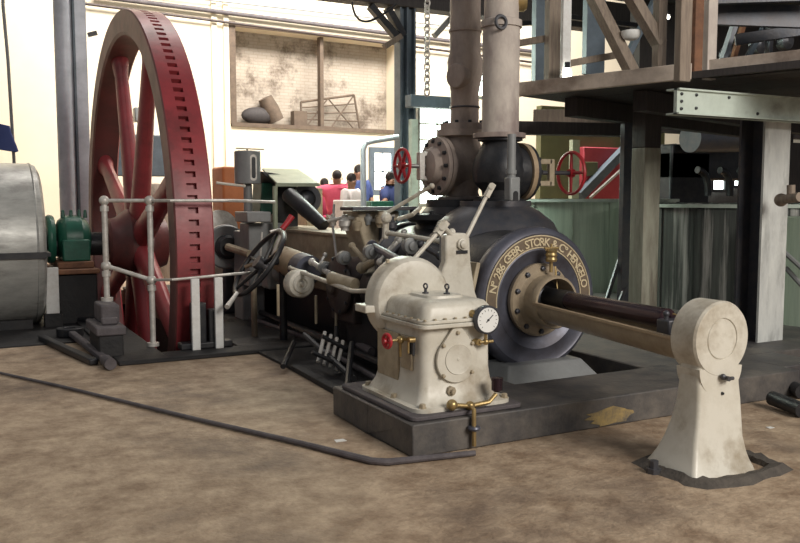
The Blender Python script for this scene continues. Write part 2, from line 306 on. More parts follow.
# things lying in the recess
def RP(u, v): return WP(u, v, -0.24)
b = B(); p, q = RP(276, 121), RP(265, 98); b.lathe(p, q-p, [(0, 0), (.2, 0), (.21, (q-p).length*.5), (.17, (q-p).length), (0, (q-p).length)], 14)
tag(fin(b, 'old_keg', 'oldbrown'), 'brown keg leaning over in the wall recess', 'keg')
b = B(); c = RP(258, 124); c.z = z0+.04+.2; b.ball(c, 0.5, 16, (.8, .3, .4)); tag(fin(b, 'rubble_sack', 'wooddark'), 'dark slumped sack beside the leaning keg in the recess', 'sack')
b = B(); p = RP(299, 118); b.box((p.x-.17, p.y-.12, z0+.04), (p.x+.17, p.y+.12, z0+.40)); tag(fin(b, 'wooden_crate', 'oldbrown', bevel=.01), 'small brown crate on the recess sill beside the iron gate', 'crate')
P4 = [RP(301, 125), RP(360, 130), RP(354, 95), RP(301, 102)]
g = thing('iron_gate', (P4[0].x, P4[0].y, z0+.04), 'rusty iron gate with crossed braces leaning in the wall recess', 'gate')
b = B()
for i in range(4): b.cyl(P4[i], P4[(i+1) % 4], 0.028, n=8)
fin(b, 'gate_frame', 'oldbrown', g)
for t in (0.25, 0.5, 0.75):
    b = B(); b.cyl(lerp(P4[0], P4[3], t), lerp(P4[1], P4[2], t), 0.018, n=6); fin(b, 'bar', 'oldbrown', g)
for p, q in ((lerp(P4[0], P4[1], .1), lerp(P4[3], P4[2], .5)), (lerp(P4[0], P4[1], .9), lerp(P4[3], P4[2], .5)), (lerp(P4[0], P4[1], .5), P4[2])):
    b = B(); b.cyl(p, q, 0.018, n=6); fin(b, 'brace', 'oldbrown', g)
# daylight windows in the bay behind the pipes
def window(n, u0, v0, u1, v1, y, cols, rows, m='beam', fw=0.05):
    p, q = A(u0, v1, y=y), A(u1, v0, y=y)
    fr = B(); x0, x1, za, zb = p.x, q.x, p.z, q.z
    fr.box((x0-fw, y-.04, za-fw), (x0, y+.04, zb+fw)); fr.box((x1, y-.04, za-fw), (x1+fw, y+.04, zb+fw)); fr.box((x0, y-.04, za-fw), (x1, y+.04, za)); fr.box((x0, y-.04, zb), (x1, y+.04, zb+fw))
    fo = fin(fr, 'window_%d' % n, m, kind='structure')
    for i in range(cols):
        for j in range(rows):
            g_ = 0.018
            pb = B(); pb.box((x0+(x1-x0)*i/cols+g_, y-.008, za+(zb-za)*j/rows+g_), (x0+(x1-x0)*(i+1)/cols-g_, y+.008, za+(zb-za)*(j+1)/rows-g_))
            o = fin(pb, 'pane', 'glass'); loc = o.location.copy(); o.parent = fo; o.location = loc-fo.location
    mb = B()
    for i in range(1, cols): xx = x0+(x1-x0)*i/cols; mb.box((xx-.01, y-.03, za), (xx+.01, y+.03, zb))
    for j in range(1, rows): zz = za+(zb-za)*j/rows; mb.box((x0, y-.03, zz-.01), (x1, y+.03, zz+.01))
    if cols*rows > 1:
        o = fin(mb, 'glazing_bar', m); loc = o.location.copy(); o.parent = fo; o.location = loc-fo.location
window(1, 419, 110, 470, 204, 13.0, 3, 6)
window(2, 472, 66, 492, 96, 13.4, 1, 2)
window(3, 374, 153, 391, 190, 17.5, 2, 2, 'bluegrey', .12)

# ------------------------------------------------------------------ flywheel on its shaft
WY, WZ, WR = 9.57, 0.8, 2.45; WX0, WX1 = 1.67, 2.0
fly = thing('flywheel', (1.83, WY, -1.65), 'huge dark red spoked flywheel with barring slots round its rim', 'flywheel')
b = B(); NS = 148
wa, wb_ = WX0+.118, WX0+.205; n = NS*2; bm = b.bm
def wpt(x, r, k): a = 2*pi*k/n; return bm.verts.new((x, WY-r*cos(a), WZ+r*sin(a)))
prof = [(wa, WR), (WX0+.012, WR), (WX0, WR-.012), (WX0, 2.22), (WX0+.02, 2.19), (WX1-.02, 2.19), (WX1, 2.22), (WX1, WR-.012), (WX1-.012, WR), (wb_, WR)]
rings = [[wpt(x, r, k) for k in range(n)] for x, r in prof]
for a_, c_ in zip(rings, rings[1:]):
    for k in range(n): bm.faces.new([a_[k], c_[k], c_[(k+1) % n], a_[(k+1) % n]])
L_, R_ = rings[0], rings[-1]; D = 0.05
for k in range(n):
    k2 = (k+1) % n
    if k % 2 == 0: bm.faces.new([L_[k], L_[k2], R_[k2], R_[k]])
    else:
        a1, a2, c1, c2 = wpt(wa, WR-D, k), wpt(wa, WR-D, k+1), wpt(wb_, WR-D, k), wpt(wb_, WR-D, k+1)
        bm.faces.new([a1, a2, c2, c1]); bm.faces.new([L_[k], L_[k2], a2, a1]); bm.faces.new([R_[k], R_[k2], c2, c1])
        bm.faces.new([L_[k], a1, c1, R_[k]]); bm.faces.new([L_[k2], a2, c2, R_[k2]])
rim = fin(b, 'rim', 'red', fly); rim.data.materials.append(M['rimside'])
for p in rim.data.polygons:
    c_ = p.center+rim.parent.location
    if c_.x < WX0+.03 or (c_.y-WY)**2+(c_.z-WZ)**2 < 2.3**2 and abs(p.normal.x) < .3: p.material_index = 1  # darker brown-red on the left face and inner surface of the rim
b = B()
for j, a in enumerate([radians(20.5+45*k) for k in range(8)]):
    d = V((0, -cos(a), sin(a))); t = V((0, sin(a), cos(a))); c = V((1.835, WY, WZ))
    secs = []
    for r, ht, hx in ((.22, .17, .12), (.5, .15, .10), (1.4, .12, .08), (2.0, .11, .072), (2.2, .15, .10)):
        secs.append([c+d*r+t*(ht*cos(2*pi*k/16))+V((1, 0, 0))*(hx*sin(2*pi*k/16)) for k in range(16)])
    bb = B(); bb.loft(secs); fin(bb, 'spoke', 'red', fly)
b = B(); b.lathe((1.5, WY, WZ), (1, 0, 0), [(.14, 0), (.24, 0), (.27, .03), (.28, .1), (.33, .16), (.37, .22), (.37, .44), (.33, .5), (.28, .56), (.26, .62), (.14, .62)], 36)
fin(b, 'hub', 'reddirty', fly)
b = B(); b.cyl((.84, WY, WZ), (2.42, WY, WZ), .125, n=28)
shaft = tag(fin(b, 'crankshaft', 'iron'), 'thick dark steel crankshaft through the flywheel hub and green bearing', 'shaft')
# sheet metal drum at left
dr = thing('gear_drum_guard', (-.4, 9.5, 0), 'large round sheet metal drum guard, pale above and stained dark below its belt line', 'guard')
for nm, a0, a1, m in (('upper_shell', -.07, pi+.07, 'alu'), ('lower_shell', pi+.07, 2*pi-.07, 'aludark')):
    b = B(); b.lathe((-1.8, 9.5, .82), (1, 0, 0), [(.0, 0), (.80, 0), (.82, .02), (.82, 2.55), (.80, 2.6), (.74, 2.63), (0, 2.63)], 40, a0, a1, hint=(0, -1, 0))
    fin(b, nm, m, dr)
b = B(); b.box((-1.8, 8.66, .72), (.82, 8.72, .78)); b.box((-1.8, 8.7, .735), (.86, 10.3, .77)); fin(b, 'belt_seam', 'iron', dr)
b = B(); b.torus((.75, 9.5, .82), (1, 0, 0), .815, .012, 60, 6); fin(b, 'end_bead', 'alu', dr)
b = B(); b.box((-1.6, 9.0, 0), (.7, 10, .1)); fin(b, 'footing', 'grime', dr)
# green bearing pedestal
px = 1.17
be = thing('shaft_bearing', (px, WY, 0), 'green domed shaft bearing on a black pedestal beside the flywheel', 'bearing')
b = B(); b.box((px-.22, 9.15, 0), (px+.17, 10.0, .52)); fin(b, 'pedestal', 'grime', be, bevel=.02)
b = B(); b.box((px-.24, 9.1, .52), (px+.19, 10.05, .57)); b.box((px-.2, 9.2, .57), (px+.15, 9.95, .64)); fin(b, 'sole_plate', 'rust', be, bevel=.012)
b = B(); b.lathe((px-.17, WY, .86), (1, 0, 0), [(0, 0), (.15, 0), (.20, .02), (.245, .08), (.25, .16), (.245, .24), (.2, .3), (.15, .33), (0, .33)], 28)
b.box((px-.14, 9.28, .64), (px+.13, 9.86, .86)); fin(b, 'housing', 'green', be, bevel=.015)
b = B(); b.lathe((px-.27, WY, .86), (1, 0, 0), [(0, 0), (.24, 0), (.26, .03), (.24, .08), (0, .08)], 24); fin(b, 'end_flange', 'green', be, bevel=.01)
for xx in (px-.1, px-.02, px+.06, px+.12):
    b = B(); b.cyl((xx, WY-.04, 1.08), (xx, WY-.04, 1.15), .022, .016, 10); b.ball((xx, WY-.04, 1.15), .017, 8); fin(b, 'lubricator_cap', 'green', be)
bb = B(); c = A(53, 300, y=9.1); c.z = 0
bb.box((c.x-.07, 9.05, .14), (c.x+.055, 9.1, .60)); tag(fin(bb, 'white_board', 'white', bevel=.006), 'upright white-painted board between the drum and the green bearing', 'board')
bb = B(); bb.box((c.x-.09, 9.03, 0), (c.x+.08, 9.14, .14)); tag(fin(bb, 'board_footing_block', 'grime', bevel=.006), 'dark block under the upright white board', 'block')
# ------------------------------------------------------------------ guard railing
P1, P2 = V((1.17, 7.5, 0)), V((1.505, 7.31, 0)); E1 = A(213, 278, y=7.75); E1 = V((E1.x, 7.75, 0))
gr = thing('guard_railing', P2, 'silvery tubular guard railing with ball-jointed posts in front of the flywheel', 'railing')
for p, zb in ((P1, .42), (P2, .035)):
    b = B(); b.cyl((p.x, p.y, zb), (p.x, p.y, 1.27), .024, n=14); b.cyl((p.x, p.y, zb), (p.x, p.y, zb+.03), .05, n=14); po = fin(b, 'post', 'galv', gr)
    for zz in (1.27, .72 if p is P1 else .60):
        b = B(); b.ball((p.x, p.y, zz), .042, 14); b.cyl((p.x, p.y, zz-.09), (p.x, p.y, zz-.045), .035, n=14); fin(b, 'ball_joint', 'galv', gr, po)
b = B(); b.tube([P1+V((0, 0, 1.27)), P2+V((0, 0, 1.27))], .016); b.tube([P2+V((0, 0, 1.27)), V((1.62, 7.05, 1.27)), V((2.1, 7.03, 1.27)), V((2.62, 7.35, 1.255))], .014); fin(b, 'top_rail', 'galv', gr)
b = B(); b.tube([P1+V((0, 0, .72)), P2+V((0, 0, .60))], .018); b.tube([P2+V((0, 0, .60)), V((1.62, 7.05, .62)), V((2.1, 7.03, .645)), V((2.62, 7.4, .63))], .012); fin(b, 'middle_rail', 'galv', gr)
for (u, v), lab in (((196, 343), 'flat white post standing in front of the flywheel rim'), ((219, 336), 'flat white post just right of the flywheel rim')):
    p = A(u, v, y=6.96); b = B(); b.box((p.x-.035, 6.93, .035), (p.x+.032, 6.965, .63)); tag(fin(b, 'white_post', 'white', bevel=.004), lab, 'post')
# timber block under the first post, bars on the floor
st = thing('post_block', (P1.x-.05, 7.1, 0), 'stack of dark blocks under the leftmost railing post', 'block')
b = B(); b.box((1.02, 7.0, 0), (1.21, 7.5, .2)); fin(b, 'lower_block', 'grime', st, bevel=.012)
b = B(); b.box((1.0, 6.98, .2), (1.23, 7.56, .27)); fin(b, 'clamp_plate', 'mauve', st, bevel=.012)
b = B(); b.box((1.06, 7.1, .27), (1.19, 7.15, .33)); b.box((1.07, 7.2, .27), (1.22, 7.56, .42)); fin(b, 'upper_block', 'mauve', st, bevel=.015)
p, q = A(70, 332, z=.05), A(108, 362, z=.05)
sp = thing('long_spanner', (p.x, p.y, 0), 'heavy iron spanner lying on the floor beside the block stack', 'tool')
b = B(); b.bar(p, q, .06, .05); fin(b, 'handle', 'mauve', sp, bevel=.012)
b = B(); b.lathe((p.x, p.y, .012), (0, 0, 1), [(.05, 0), (.12, 0), (.12, .08), (.05, .08), (.05, 0)], 18); fin(b, 'ring_end', 'iron', sp, bevel=.008)
b = B(); b.cyl(lerp(p, q, .95), lerp(p, q, 1.06), .045, n=12); fin(b, 'butt_end', 'mauve', sp)
b = B(); b.bar(A(42, 338, z=.03), A(94, 362, z=.03), .07, .05); tag(fin(b, 'iron_bar', 'iron', bevel=.01), 'flat dark iron bar on the floor left of the spanner', 'bar')
b = B(); b.bar(A(85, 322, z=.04), A(100, 320, z=.04), .3, .07); tag(fin(b, 'iron_lump', 'iron', bevel=.02), 'low dark casting behind the spanner, against the black pedestal', 'casting')
# long floor pipe
b = B(); pts = [A(0, 373, z=.015), A(60, 386, z=.015), A(200, 420, z=.017), A(300, 443, z=.018), A(372, 461, z=.019), A(388, 462, z=.019), A(475, 453, z=.018)]
b.tube(pts, [.010, .011, .013, .015, .018, .018, .014], 10)
tag(fin(b, 'floor_pipe', 'mauve'), 'long thin dark pipe crossing the brown floor to the plinth corner', 'pipe')

# ------------------------------------------------------------------ steam engine
CX, CZ, CY = 3.50, 0.612, 4.6
en = thing('steam_engine', (CX, 5.5, .03), 'horizontal steam engine with big lettered round cylinder cover and long cream bed', 'engine')
b = B(); b.lathe((CX, CY+.08, CZ), (0, 1, 0), [(0, 0), (.40, 0), (.44, .03), (.455, .12), (.455, .2), (.455, 1.55), (.44, 1.62), (.48, 1.64), (.48, 1.72), (.3, 1.74), (0, 1.74)], 48)
b.box((CX-.45, 4.9, .03), (CX+.45, 6.2, .5)); fin(b, 'cylinder', 'iron', en, bevel=.02)
b = B(); b.lathe((CX, CY, CZ), (0, -1, 0), [(.30, -.2), (.46, -.14), (.482, -.10), (.49, -.05), (.485, -.01), (.468, .012), (.445, .022), (.435, .016), (.345, .016), (.335, .022), (.31, .012), (.27, -.01), (.18, -.01), (.18, -.2)], 72)
cover = fin(b, 'cylinder_cover', 'bluesteel', en)
b = B(); b.lathe((CX, CY-.014, CZ), (0, -1, 0), [(.348, 0), (.348, .004), (.432, .004), (.432, 0)], 72, radians(-6), radians(186), hint=(0, 0, 1)); fin(b, 'name_band', 'band', en, cover)
for r in (.430, .350):
    b = B(); b.torus((CX, CY-.019, CZ), (0, -1, 0), r, .0045, 80, 6, radians(-6), radians(186)); fin(b, 'name_ring', 'bronze', en, cover)
# lettering on the ring
def text_mesh(s, size, ext):
    c = bpy.data.curves.new('t', 'FONT'); c.body = s; c.size = size; c.extrude = ext; c.align_x = 'CENTER'; c.resolution_u = 2; c.offset = .001
    o = bpy.data.objects.new('t', c); scene.collection.objects.link(o); bpy.context.view_layer.update()
    dg = bpy.context.evaluated_depsgraph_get(); me = bpy.data.meshes.new_from_object(o.evaluated_get(dg)); bpy.data.objects.remove(o); return me
b = B(); S = 'Nº 286 GEBR. STORK & Cº HENGELO'; rad = .362
ms = [None if ch == ' ' else text_mesh(ch, .078, .004) for ch in S]
wds = [.030 if m is None else max(v.co.x for v in m.vertices)-min(v.co.x for v in m.vertices)+.013 for m in ms]
fac = radians(170-10)/sum(wds); pos = radians(170)
for me, wd_ in zip(ms, wds):
    a = pos-wd_*fac/2; pos -= wd_*fac
    if me is None: continue
    mid = (max(v.co.x for v in me.vertices)+min(v.co.x for v in me.vertices))/2
    ex = V((sin(a), 0, -cos(a))); ez = V((cos(a), 0, sin(a))); o = V((CX, CY-.02, CZ))+ez*rad
    vs = [b.bm.verts.new(o+ex*(v.co.x-mid)+ez*v.co.y+V((0, -1, 0))*v.co.z) for v in me.vertices]
    for p in me.polygons:
        try: b.bm.faces.new([vs[k] for k in p.vertices])
        except ValueError: pass
fin(b, 'lettering', 'bronze', en, cover, kind='stuff')
b = B(); b.lathe((CX, CY, CZ), (0, -1, 0), [(.15, -.02), (.235, -.02), (.247, .0), (.247, .03), (.236, .042), (.19, .045), (.178, .055), (.168, .07), (.168, .15), (.176, .16), (.176, .195), (.170, .205), (.157, .205), (.152, .195), (.150, .0)], 48)
fl = fin(b, 'gland_flange', 'trough', en, label='tan bolted flange ring round the rod opening')
bolts(en, fl, ring_pts((CX, CY-.045, CZ), (0, -1, 0), .212, 10, .3, .3+2*pi), (0, -1, 0), .016, .016, 'iron2')
b = B(); b.lathe((CX, CY-.02, CZ), (0, -1, 0), [(0, 0), (.15, 0), (.152, .02), (.10, .03), (.09, .09), (.06, .1), (0, .1)], 28); fin(b, 'stuffing_box', 'iron2', en)
bolts(en, None, [(CX-.06, CY-.06, CZ+.1), (CX-.085, CY-.06, CZ+.03)], (0, -1, 0), .014, .03, 'black')
# grease cup on the cover
b = B(); gx, gz = CX+.03, CZ+.20
b.cyl((gx, CY-.1, gz-.01), (gx, CY-.1, gz+.06), .012); b.lathe((gx, CY-.1, gz+.06), (0, 0, 1), [(0, 0), (.035, 0), (.04, .015), (.034, .03), (.04, .045), (.034, .06), (.04, .075), (.02, .09), (0, .09)], 16)
b.cyl((gx-.055, CY-.1, gz+.15), (gx+.055, CY-.1, gz+.15), .008, n=8); b.cyl((gx, CY-.1, gz+.14), (gx, CY-.1, gz+.18), .007, n=8); b.cyl((gx+.02, CY-.15, gz-.17), (gx+.02, CY-.12, gz+.03), .006, n=8)
fin(b, 'grease_cup', 'brass', en)
# pier below cover
b = B(); b.loft([[(CX-.42, 4.35, .03), (CX+.42, 4.35, .03), (CX+.42, 4.75, .03), (CX-.42, 4.75, .03)], [(CX-.3, 4.5, .2), (CX+.3, 4.5, .2), (CX+.3, 4.75, .2), (CX-.3, 4.75, .2)]])
fin(b, 'cylinder_foot', 'greybox', en, bevel=.01)
# steam chests and domes over the cylinder
pA, pB = A(465, 60, y=5.95), A(501, 60, y=5.4)
b = B(); b.lathe((pB.x-.04, 5.4, .55), (0, 0, 1), [(.0, 0), (.5, 0), (.52, .35), (.51, .42), (.50, .46), (.48, .48), (.44, .56), (.34, .64), (.27, .68), (.27, .72), (0, .72)], 40)
fin(b, 'steam_chest', 'iron2', en, label='smooth dark domed chest over the cylinder')
b = B(); b.lathe((pA.x-.06, 5.95, .5), (0, 0, 1), [(0, 0), (.5, 0), (.5, .35), (.44, .42), (.36, .5), (.34, .58), (.40, .60), (.42, .62), (.42, .66), (.30, .67), (.26, .72), (.26, .78), (0, .78)], 36)
ch = fin(b, 'valve_chest', 'iron', en)
bolts(en, ch, ring_pts((pA.x-.06, 5.95, 1.16), (0, 0, 1), .38, 14), (0, 0, 1), .02, .03, 'iron')
b = B(); b.lathe((2.95, 5.55, .6), (0, 1, 0), [(0, -.3), (.17, -.3), (.2, -.27), (.2, .3), (.17, .33), (0, .33)], 28); b.lathe((3.0, 5.15, .85), (0, 1, 0), [(0, 0), (.12, 0), (.13, .03), (.13, .3), (.1, .35), (0, .35)], 20); b.box((2.85, 5.0, .03), (3.05, 6.3, .5)); b.cyl((2.85, 5.1, .55), (2.85, 6.3, .62), .04); fin(b, 'exhaust_casing', 'iron', en, bevel=.03)
# bed: long trunk guard
b = B(); bx = 3.0
b.prism([(6.35, .96), (9.35, .975), (9.35, .45), (6.6, .45), (6.25, .75)], (bx, 0, 0), (0, 1, 0), (0, 0, 1), (.06, 0, 0)); fin(b, 'side_guard', 'creamdark', en, bevel=.01)
b = B(); b.box((bx-.02, 6.35, .955), (bx+.5, 9.35, .985)); fin(b, 'top_guard', 'trough', en, bevel=.006)
b = B(); b.box((3.05, 6.3, .03), (3.55, 10.3, .5)); b.box((3.5, 6.3, .3), (3.62, 9.5, .95)); b.box((2.95, 9.2, .03), (3.65, 10.3, .75)); fin(b, 'bed', 'iron', en, bevel=.02)
b = B(); b.box((2.98, 8.2, .60), (3.0, 8.45, .66)); b.cyl((2.96, 7.15, .67), (3.0, 7.15, .67), .09); b.cyl((2.90, 7.15, .67), (2.96, 7.15, .67), .04); fin(b, 'inspection_plate', 'creamdark', en)
b = B(); b.lathe((3.02, 6.2, .60), (-1, 0, 0), [(0, 0), (.22, 0), (.22, .22), (.2, .26), (.24, .26), (.24, .29), (.17, .31), (.08, .32), (.07, .36), (0, .36)], 30); b.box((2.78, 6.0, .3), (3.0, 6.45, .55)); gb_ = fin(b, 'valve_gear_box', 'gearbrown', en, bevel=.03)
bolts(en, gb_, ring_pts((2.73, 6.2, .60), (-1, 0, 0), .215, 10), (-1, 0, 0), .014, .018, 'iron2')
b = B(); b.cyl(A(331, 278, y=5.95), A(355, 285, y=5.7), .05, n=18); fin(b, 'dashpot', 'creamdark', en)
# cream bracket right end of bed
b = B(); o = A(382, 255, y=6.2)
b.prism([(-.22, .36), (.16, .36), (.16, .3), (.06, .22), (-.02, -.05), (-.1, -.25), (-.16, -.25), (-.13, 0), (-.2, .2)], o, (1, 0, 0), (0, 0, 1), (0, .3, 0)); fin(b, 'bracket', 'creamdark', en, bevel=.012)
b = B(); b.bar(o+V((-.32, 0, .38)), o+V((.3, 0, .38)), .25, .03); b.bar(o+V((0, -.02, .33)), o+V((-.01, -.02, -.1)), .05, .05); fin(b, 'valve_shelf', 'iron2', en, bevel=.006)
for (u, v, y, r, m) in ((345, 222, 6.3, .05, 'galv'), (333, 219, 6.4, .035, 'galv'), (357, 223, 6.2, .04, 'creamdark'), (368, 218, 6.2, .035, 'greybox'), (381, 219, 6.1, .05, 'creamdark'), (391, 224, 6.0, .05, 'iron2')):
    p = A(u, v, y=y); bb = B(); bb.lathe(p-V((0, 0, r)), (0, 0, 1), [(0, -.02), (r*.7, -.02), (r*.7, 0), (r, .02), (r, r*1.2), (r*.5, r*1.6), (r*.5, r*2.2), (0, r*2.2)], 12); fin(bb, 'drip_oiler', m, en)
b = B(); b.tube([A(328, 221, y=6.4), A(345, 217, y=6.3), A(370, 221, y=6.2), A(395, 216, y=6.1)], .014, 8); fin(b, 'oil_line', 'galv', en)
# cut-off barrel with cream spiral disc
b = B(); p, q = A(283, 260, y=7.25), A(308, 270, y=6.75); b.lathe(p, q-p, [(0, 0), (.11, 0), (.128, .02), (.128, (q-p).length*.72), (0, (q-p).length*.72)], 24)
fin(b, 'tan_barrel', 'tan', en)
b = B(); d = (q-p).normalized(); b.lathe(lerp(p, q, .7), d, [(0, 0), (.125, 0), (.13, .03), (.128, .17), (.10, .2), (0, .2)], 24); fin(b, 'blue_steel_band', 'bluesteel', en)
o = A(303, 285, y=6.45); b = B(); b.lathe(o+V((0, .16, 0)), (-.05, -1, .05), [(0, 0), (.105, 0), (.116, .02), (.116, .13), (.105, .15), (.08, .155), (.07, .17), (.045, .172), (.035, .155), (.02, .155), (.015, .18), (0, .18)], 32)
fin(b, 'cream_disc', 'cream', en, label='cream disc cap with ringed boss')
b = B(); b.box(A(268, 290, y=7.3), A(296, 258, y=7.5)); b.lathe(A(281, 272, y=7.25), (0, -1, 0), [(0, 0), (.1, 0), (.1, .06), (.06, .08), (0, .1)], 18); fin(b, 'valve_block', 'greybox', en, bevel=.03)
# linkages on the engine
def rodp(name, m, pts, r, root=en, n=10, ends=0):
    b = B(); b.tube(pts, r, n)
    if ends:
        for p in (pts[0], pts[-1]): b.ball(p, ends, 10)
    return fin(b, name, m, root)
rodp('reach_rod', 'cream', [A(290, 268, y=6.7), A(352, 291, y=5.6), A(368, 291, y=5.3)], .017, ends=.02)
rodp('small_lever', 'steel', [A(334, 205, y=6.9), A(333, 228, y=6.7), A(337, 262, y=6.4)], .011)
b = B(); b.ball(A(337, 262, y=6.38), .03, 12); fin(b, 'lever_ball', 'steel', en)
rodp('link_rod', 'cream', [A(385, 214, y=5.5), A(432, 186, y=5.2)], .014, ends=.02)
rodp('link_rod', 'cream', [A(388, 233, y=5.3), A(440, 241, y=4.75)], .016, ends=.022)
rodp('link_rod', 'cream', [A(398, 219, y=5.4), A(412, 215, y=5.3), A(420, 208, y=5.5)], .016)
b = B(); p = A(385, 232, y=5.4); b.bar(p+V((.0, 0, -.05)), p+V((.01, 0, .1)), .04, .04); b.ball(p+V((0, -.02, .1)), .04, 10); fin(b, 'rocker', 'cream', en, bevel=.01)
# eccentric disc and stub at the crank
o = A(228, 247, y=8.75)
b = B(); b.lathe(o+V((0, .14, 0)), (0, -1, 0), [(0, 0), (.22, 0), (.235, .02), (.235, .08), (.22, .1), (.13, .1), (.13, .06), (0, .06)], 36); fin(b, 'eccentric_disc', 'greybox', en)
b = B(); b.lathe(o+V((0, .06, 0)), (0, -1, 0), [(0, 0), (.13, 0), (.13, .07), (.1, .1), (.05, .1), (0, .1)], 24); fin(b, 'eccentric_hub', 'iron', en)
rodp('eccentric_rod', 'creamdark', [A(228, 247, y=8.65), A(250, 254, y=8.2)], .04)
b = B(); o = A(219, 228, y=9.3); b.lathe(o, (0, -1, 0), [(0, 0), (.2, 0), (.2, .05), (0, .07)], 28); fin(b, 'pale_disc', 'galv', en)
b = B(); b.box((2.62, 9.0, .03), (2.98, 9.5, .55)); b.box((2.72, 9.0, .55), (2.98, 9.5, .92)); fin(b, 'crank_bearing', 'iron2', en, bevel=.03)
# tail rod and guide
gd = thing('tail_rod_guide', (3.22, 3.6, .4), 'tan open half-round trough guide running from the cylinder cover to the front pedestal', 'guide')
gx0, gx1 = V((CX-.04, CY-.17, CZ-.005)), V((3.24, 2.9, .60))
b = B(); d = gx1-gx0; L = d.length
out = []
for rr, rv in ((.125, 1), (.105, -1)):
    pts = [(rr*cos(pi+pi*k/14), rr*sin(pi+pi*k/14)) for k in range(15)]; out += pts if rv > 0 else pts[::-1]
x, y, a = frame(d); x = V((1, 0, 0)); b.prism(out, gx0, x, V((0, 0, 1)), d); fin(b, 'trough', 'trough', gd)
b = B(); b.bar(gx0+V((-.122, 0, .005)), gx1+V((-.122, 0, .005)), .028, .018); fin(b, 'edge_lip', 'tan', gd, bevel=.003)
b = B(); b.bar(gx0+V((.122, 0, .005)), gx1+V((.122, 0, .005)), .028, .018); fin(b, 'edge_lip', 'tan', gd, bevel=.003)
o = A(603, 333, x=gx0.x-.128); b = B(); b.lathe(o+V((.03, 0, 0)), (-1, 0, -.1), [(0, .0), (.016, 0), (.022, .02), (.022, .03), (.012, .032), (.012, .02), (0, .02)], 16); fin(b, 'drain_hole', 'iron', gd)
tr = thing('tail_rod', (CX, 3.8, .6), 'dark oiled piston tail rod lying in the tan guide trough', 'rod')
b = B(); b.cyl((CX, CY-.08, CZ+.03), (CX-.15, 3.28, CZ+.045), .055, n=28); fin(b, 'rod', 'rod', tr)
b = B(); b.cyl((CX, CY-.1, CZ+.03), (CX-.03, CY-.38, CZ+.032), .062, n=28); fin(b, 'rod_sleeve', 'black', tr)
b = B(); b.box((CX-.22, 3.2, CZ-.03), (CX-.09, 3.29, CZ+.05)); b.cyl((CX-.20, 3.24, CZ+.04), (CX-.20, 3.24, CZ+.08), .012); b.cyl((CX-.12, 3.24, CZ+.04), (CX-.12, 3.24, CZ+.08), .012); b.ball((CX-.2, 3.24, CZ+.08), .018, 10); fin(b, 'crosshead_shoe', 'iron2', tr, bevel=.008)
b = B(); b.tube([(CX-.15, 3.24, CZ+.075), (CX-.2, 2.94, CZ+.065)], .005, 6); fin(b, 'oil_tube', 'brass', tr)
# pedestal with drum head
pe = thing('guide_pedestal', (3.2, 2.9, 0), 'cream cast pedestal with a round drum head at the front right', 'pedestal')
b = B(); b.lathe((3.19, 2.935, .635), (0, -1, 0), [(0, 0), (.168, 0), (.18, .012), (.18, .148), (.172, .16), (.1, .16), (.097, .153), (.092, .16), (0, .16)], 56); hd = fin(b, 'drum_head', 'cream', pe)
b = B(); secs = []
for z, hx, y0, y1 in ((-.0, .205, 2.69, 3.03), (.02, .202, 2.70, 3.02), (.05, .188, 2.715, 3.0), (.09, .176, 2.73, 2.98), (.16, .162, 2.75, 2.955), (.25, .151, 2.762, 2.935), (.34, .144, 2.772, 2.92), (.42, .138, 2.780, 2.915), (.52, .134, 2.783, 2.91), (.6, .130, 2.785, 2.91)):
    cx = 3.19-.04*max(0, 1-z/.3); ring = []
    r = min(.02, hx*.2)
    for sx, sy, qa in ((1, -1, -pi/2), (1, 1, 0), (-1, 1, pi/2), (-1, -1, pi)):
        for k in range(4):
            a = qa+pi/2*k/3; yc = y0+r if sy < 0 else y1-r
            ring.append((cx+sx*(hx-r)+r*cos(a), yc+r*sin(a), z))
    secs.append(ring)
b.loft(secs); fin(b, 'column', 'cream', pe, sharp=50)
b = B(); b.prism(arc((3.19, .5), .141, pi, 2*pi, 14), (0, 2.777, 0), (1, 0, 0), (0, 0, 1), (0, .142, 0)); fin(b, 'collar', 'cream', pe)
b = B(); b.cyl((3.20, 2.782, .452), (3.20, 2.735, .452), .012); b.cyl((3.2, 2.745, .452), (3.235, 2.745, .45), .009); b.ball((3.185, 2.76, .46), .014, 8); fin(b, 'drain_cock', 'iron2', pe)
bolts(pe, None, [(3.2, 2.775, .375)], (0, -1, 0), .007, .008, 'iron')
for xx in (2.90, 3.38):
    b = B(); b.lathe((xx, 2.9, .0), (0, 0, 1), [(0, 0), (.035, 0), (.035, .025), (.022, .025), (.022, .06), (0, .065)], 8); fin(b, 'foundation_bolt', 'iron2', pe)
b = B(); rings = []
for k in range(40):
    a = 2*pi*k/40; cx, cy = 3.23, 2.84; rx, ry = .345+random.uniform(-.02, .02), .27+random.uniform(-.02, .02)
    dx, dy = cos(a), sin(a); sq = 1/max(abs(dx), abs(dy))**.6
    rings.append([(cx+dx*f*rx*sq, cy+dy*f*ry*sq, z) for f, z in ((.66, 0.0), (.70, .022+random.uniform(-.004, .006)), (.86, .028+random.uniform(-.006, .006)), (1.0, .0))])
vs = [[b.bm.verts.new(p) for p in r] for r in rings]
for k in range(40):
    for j in range(3): b.bm.faces.new([vs[k][j], vs[k][j+1], vs[(k+1) % 40][j+1], vs[(k+1) % 40][j]])
fin(b, 'trim_10', 'mortar', kind='structure', label='rough dark mortar collar round the pedestal foot')

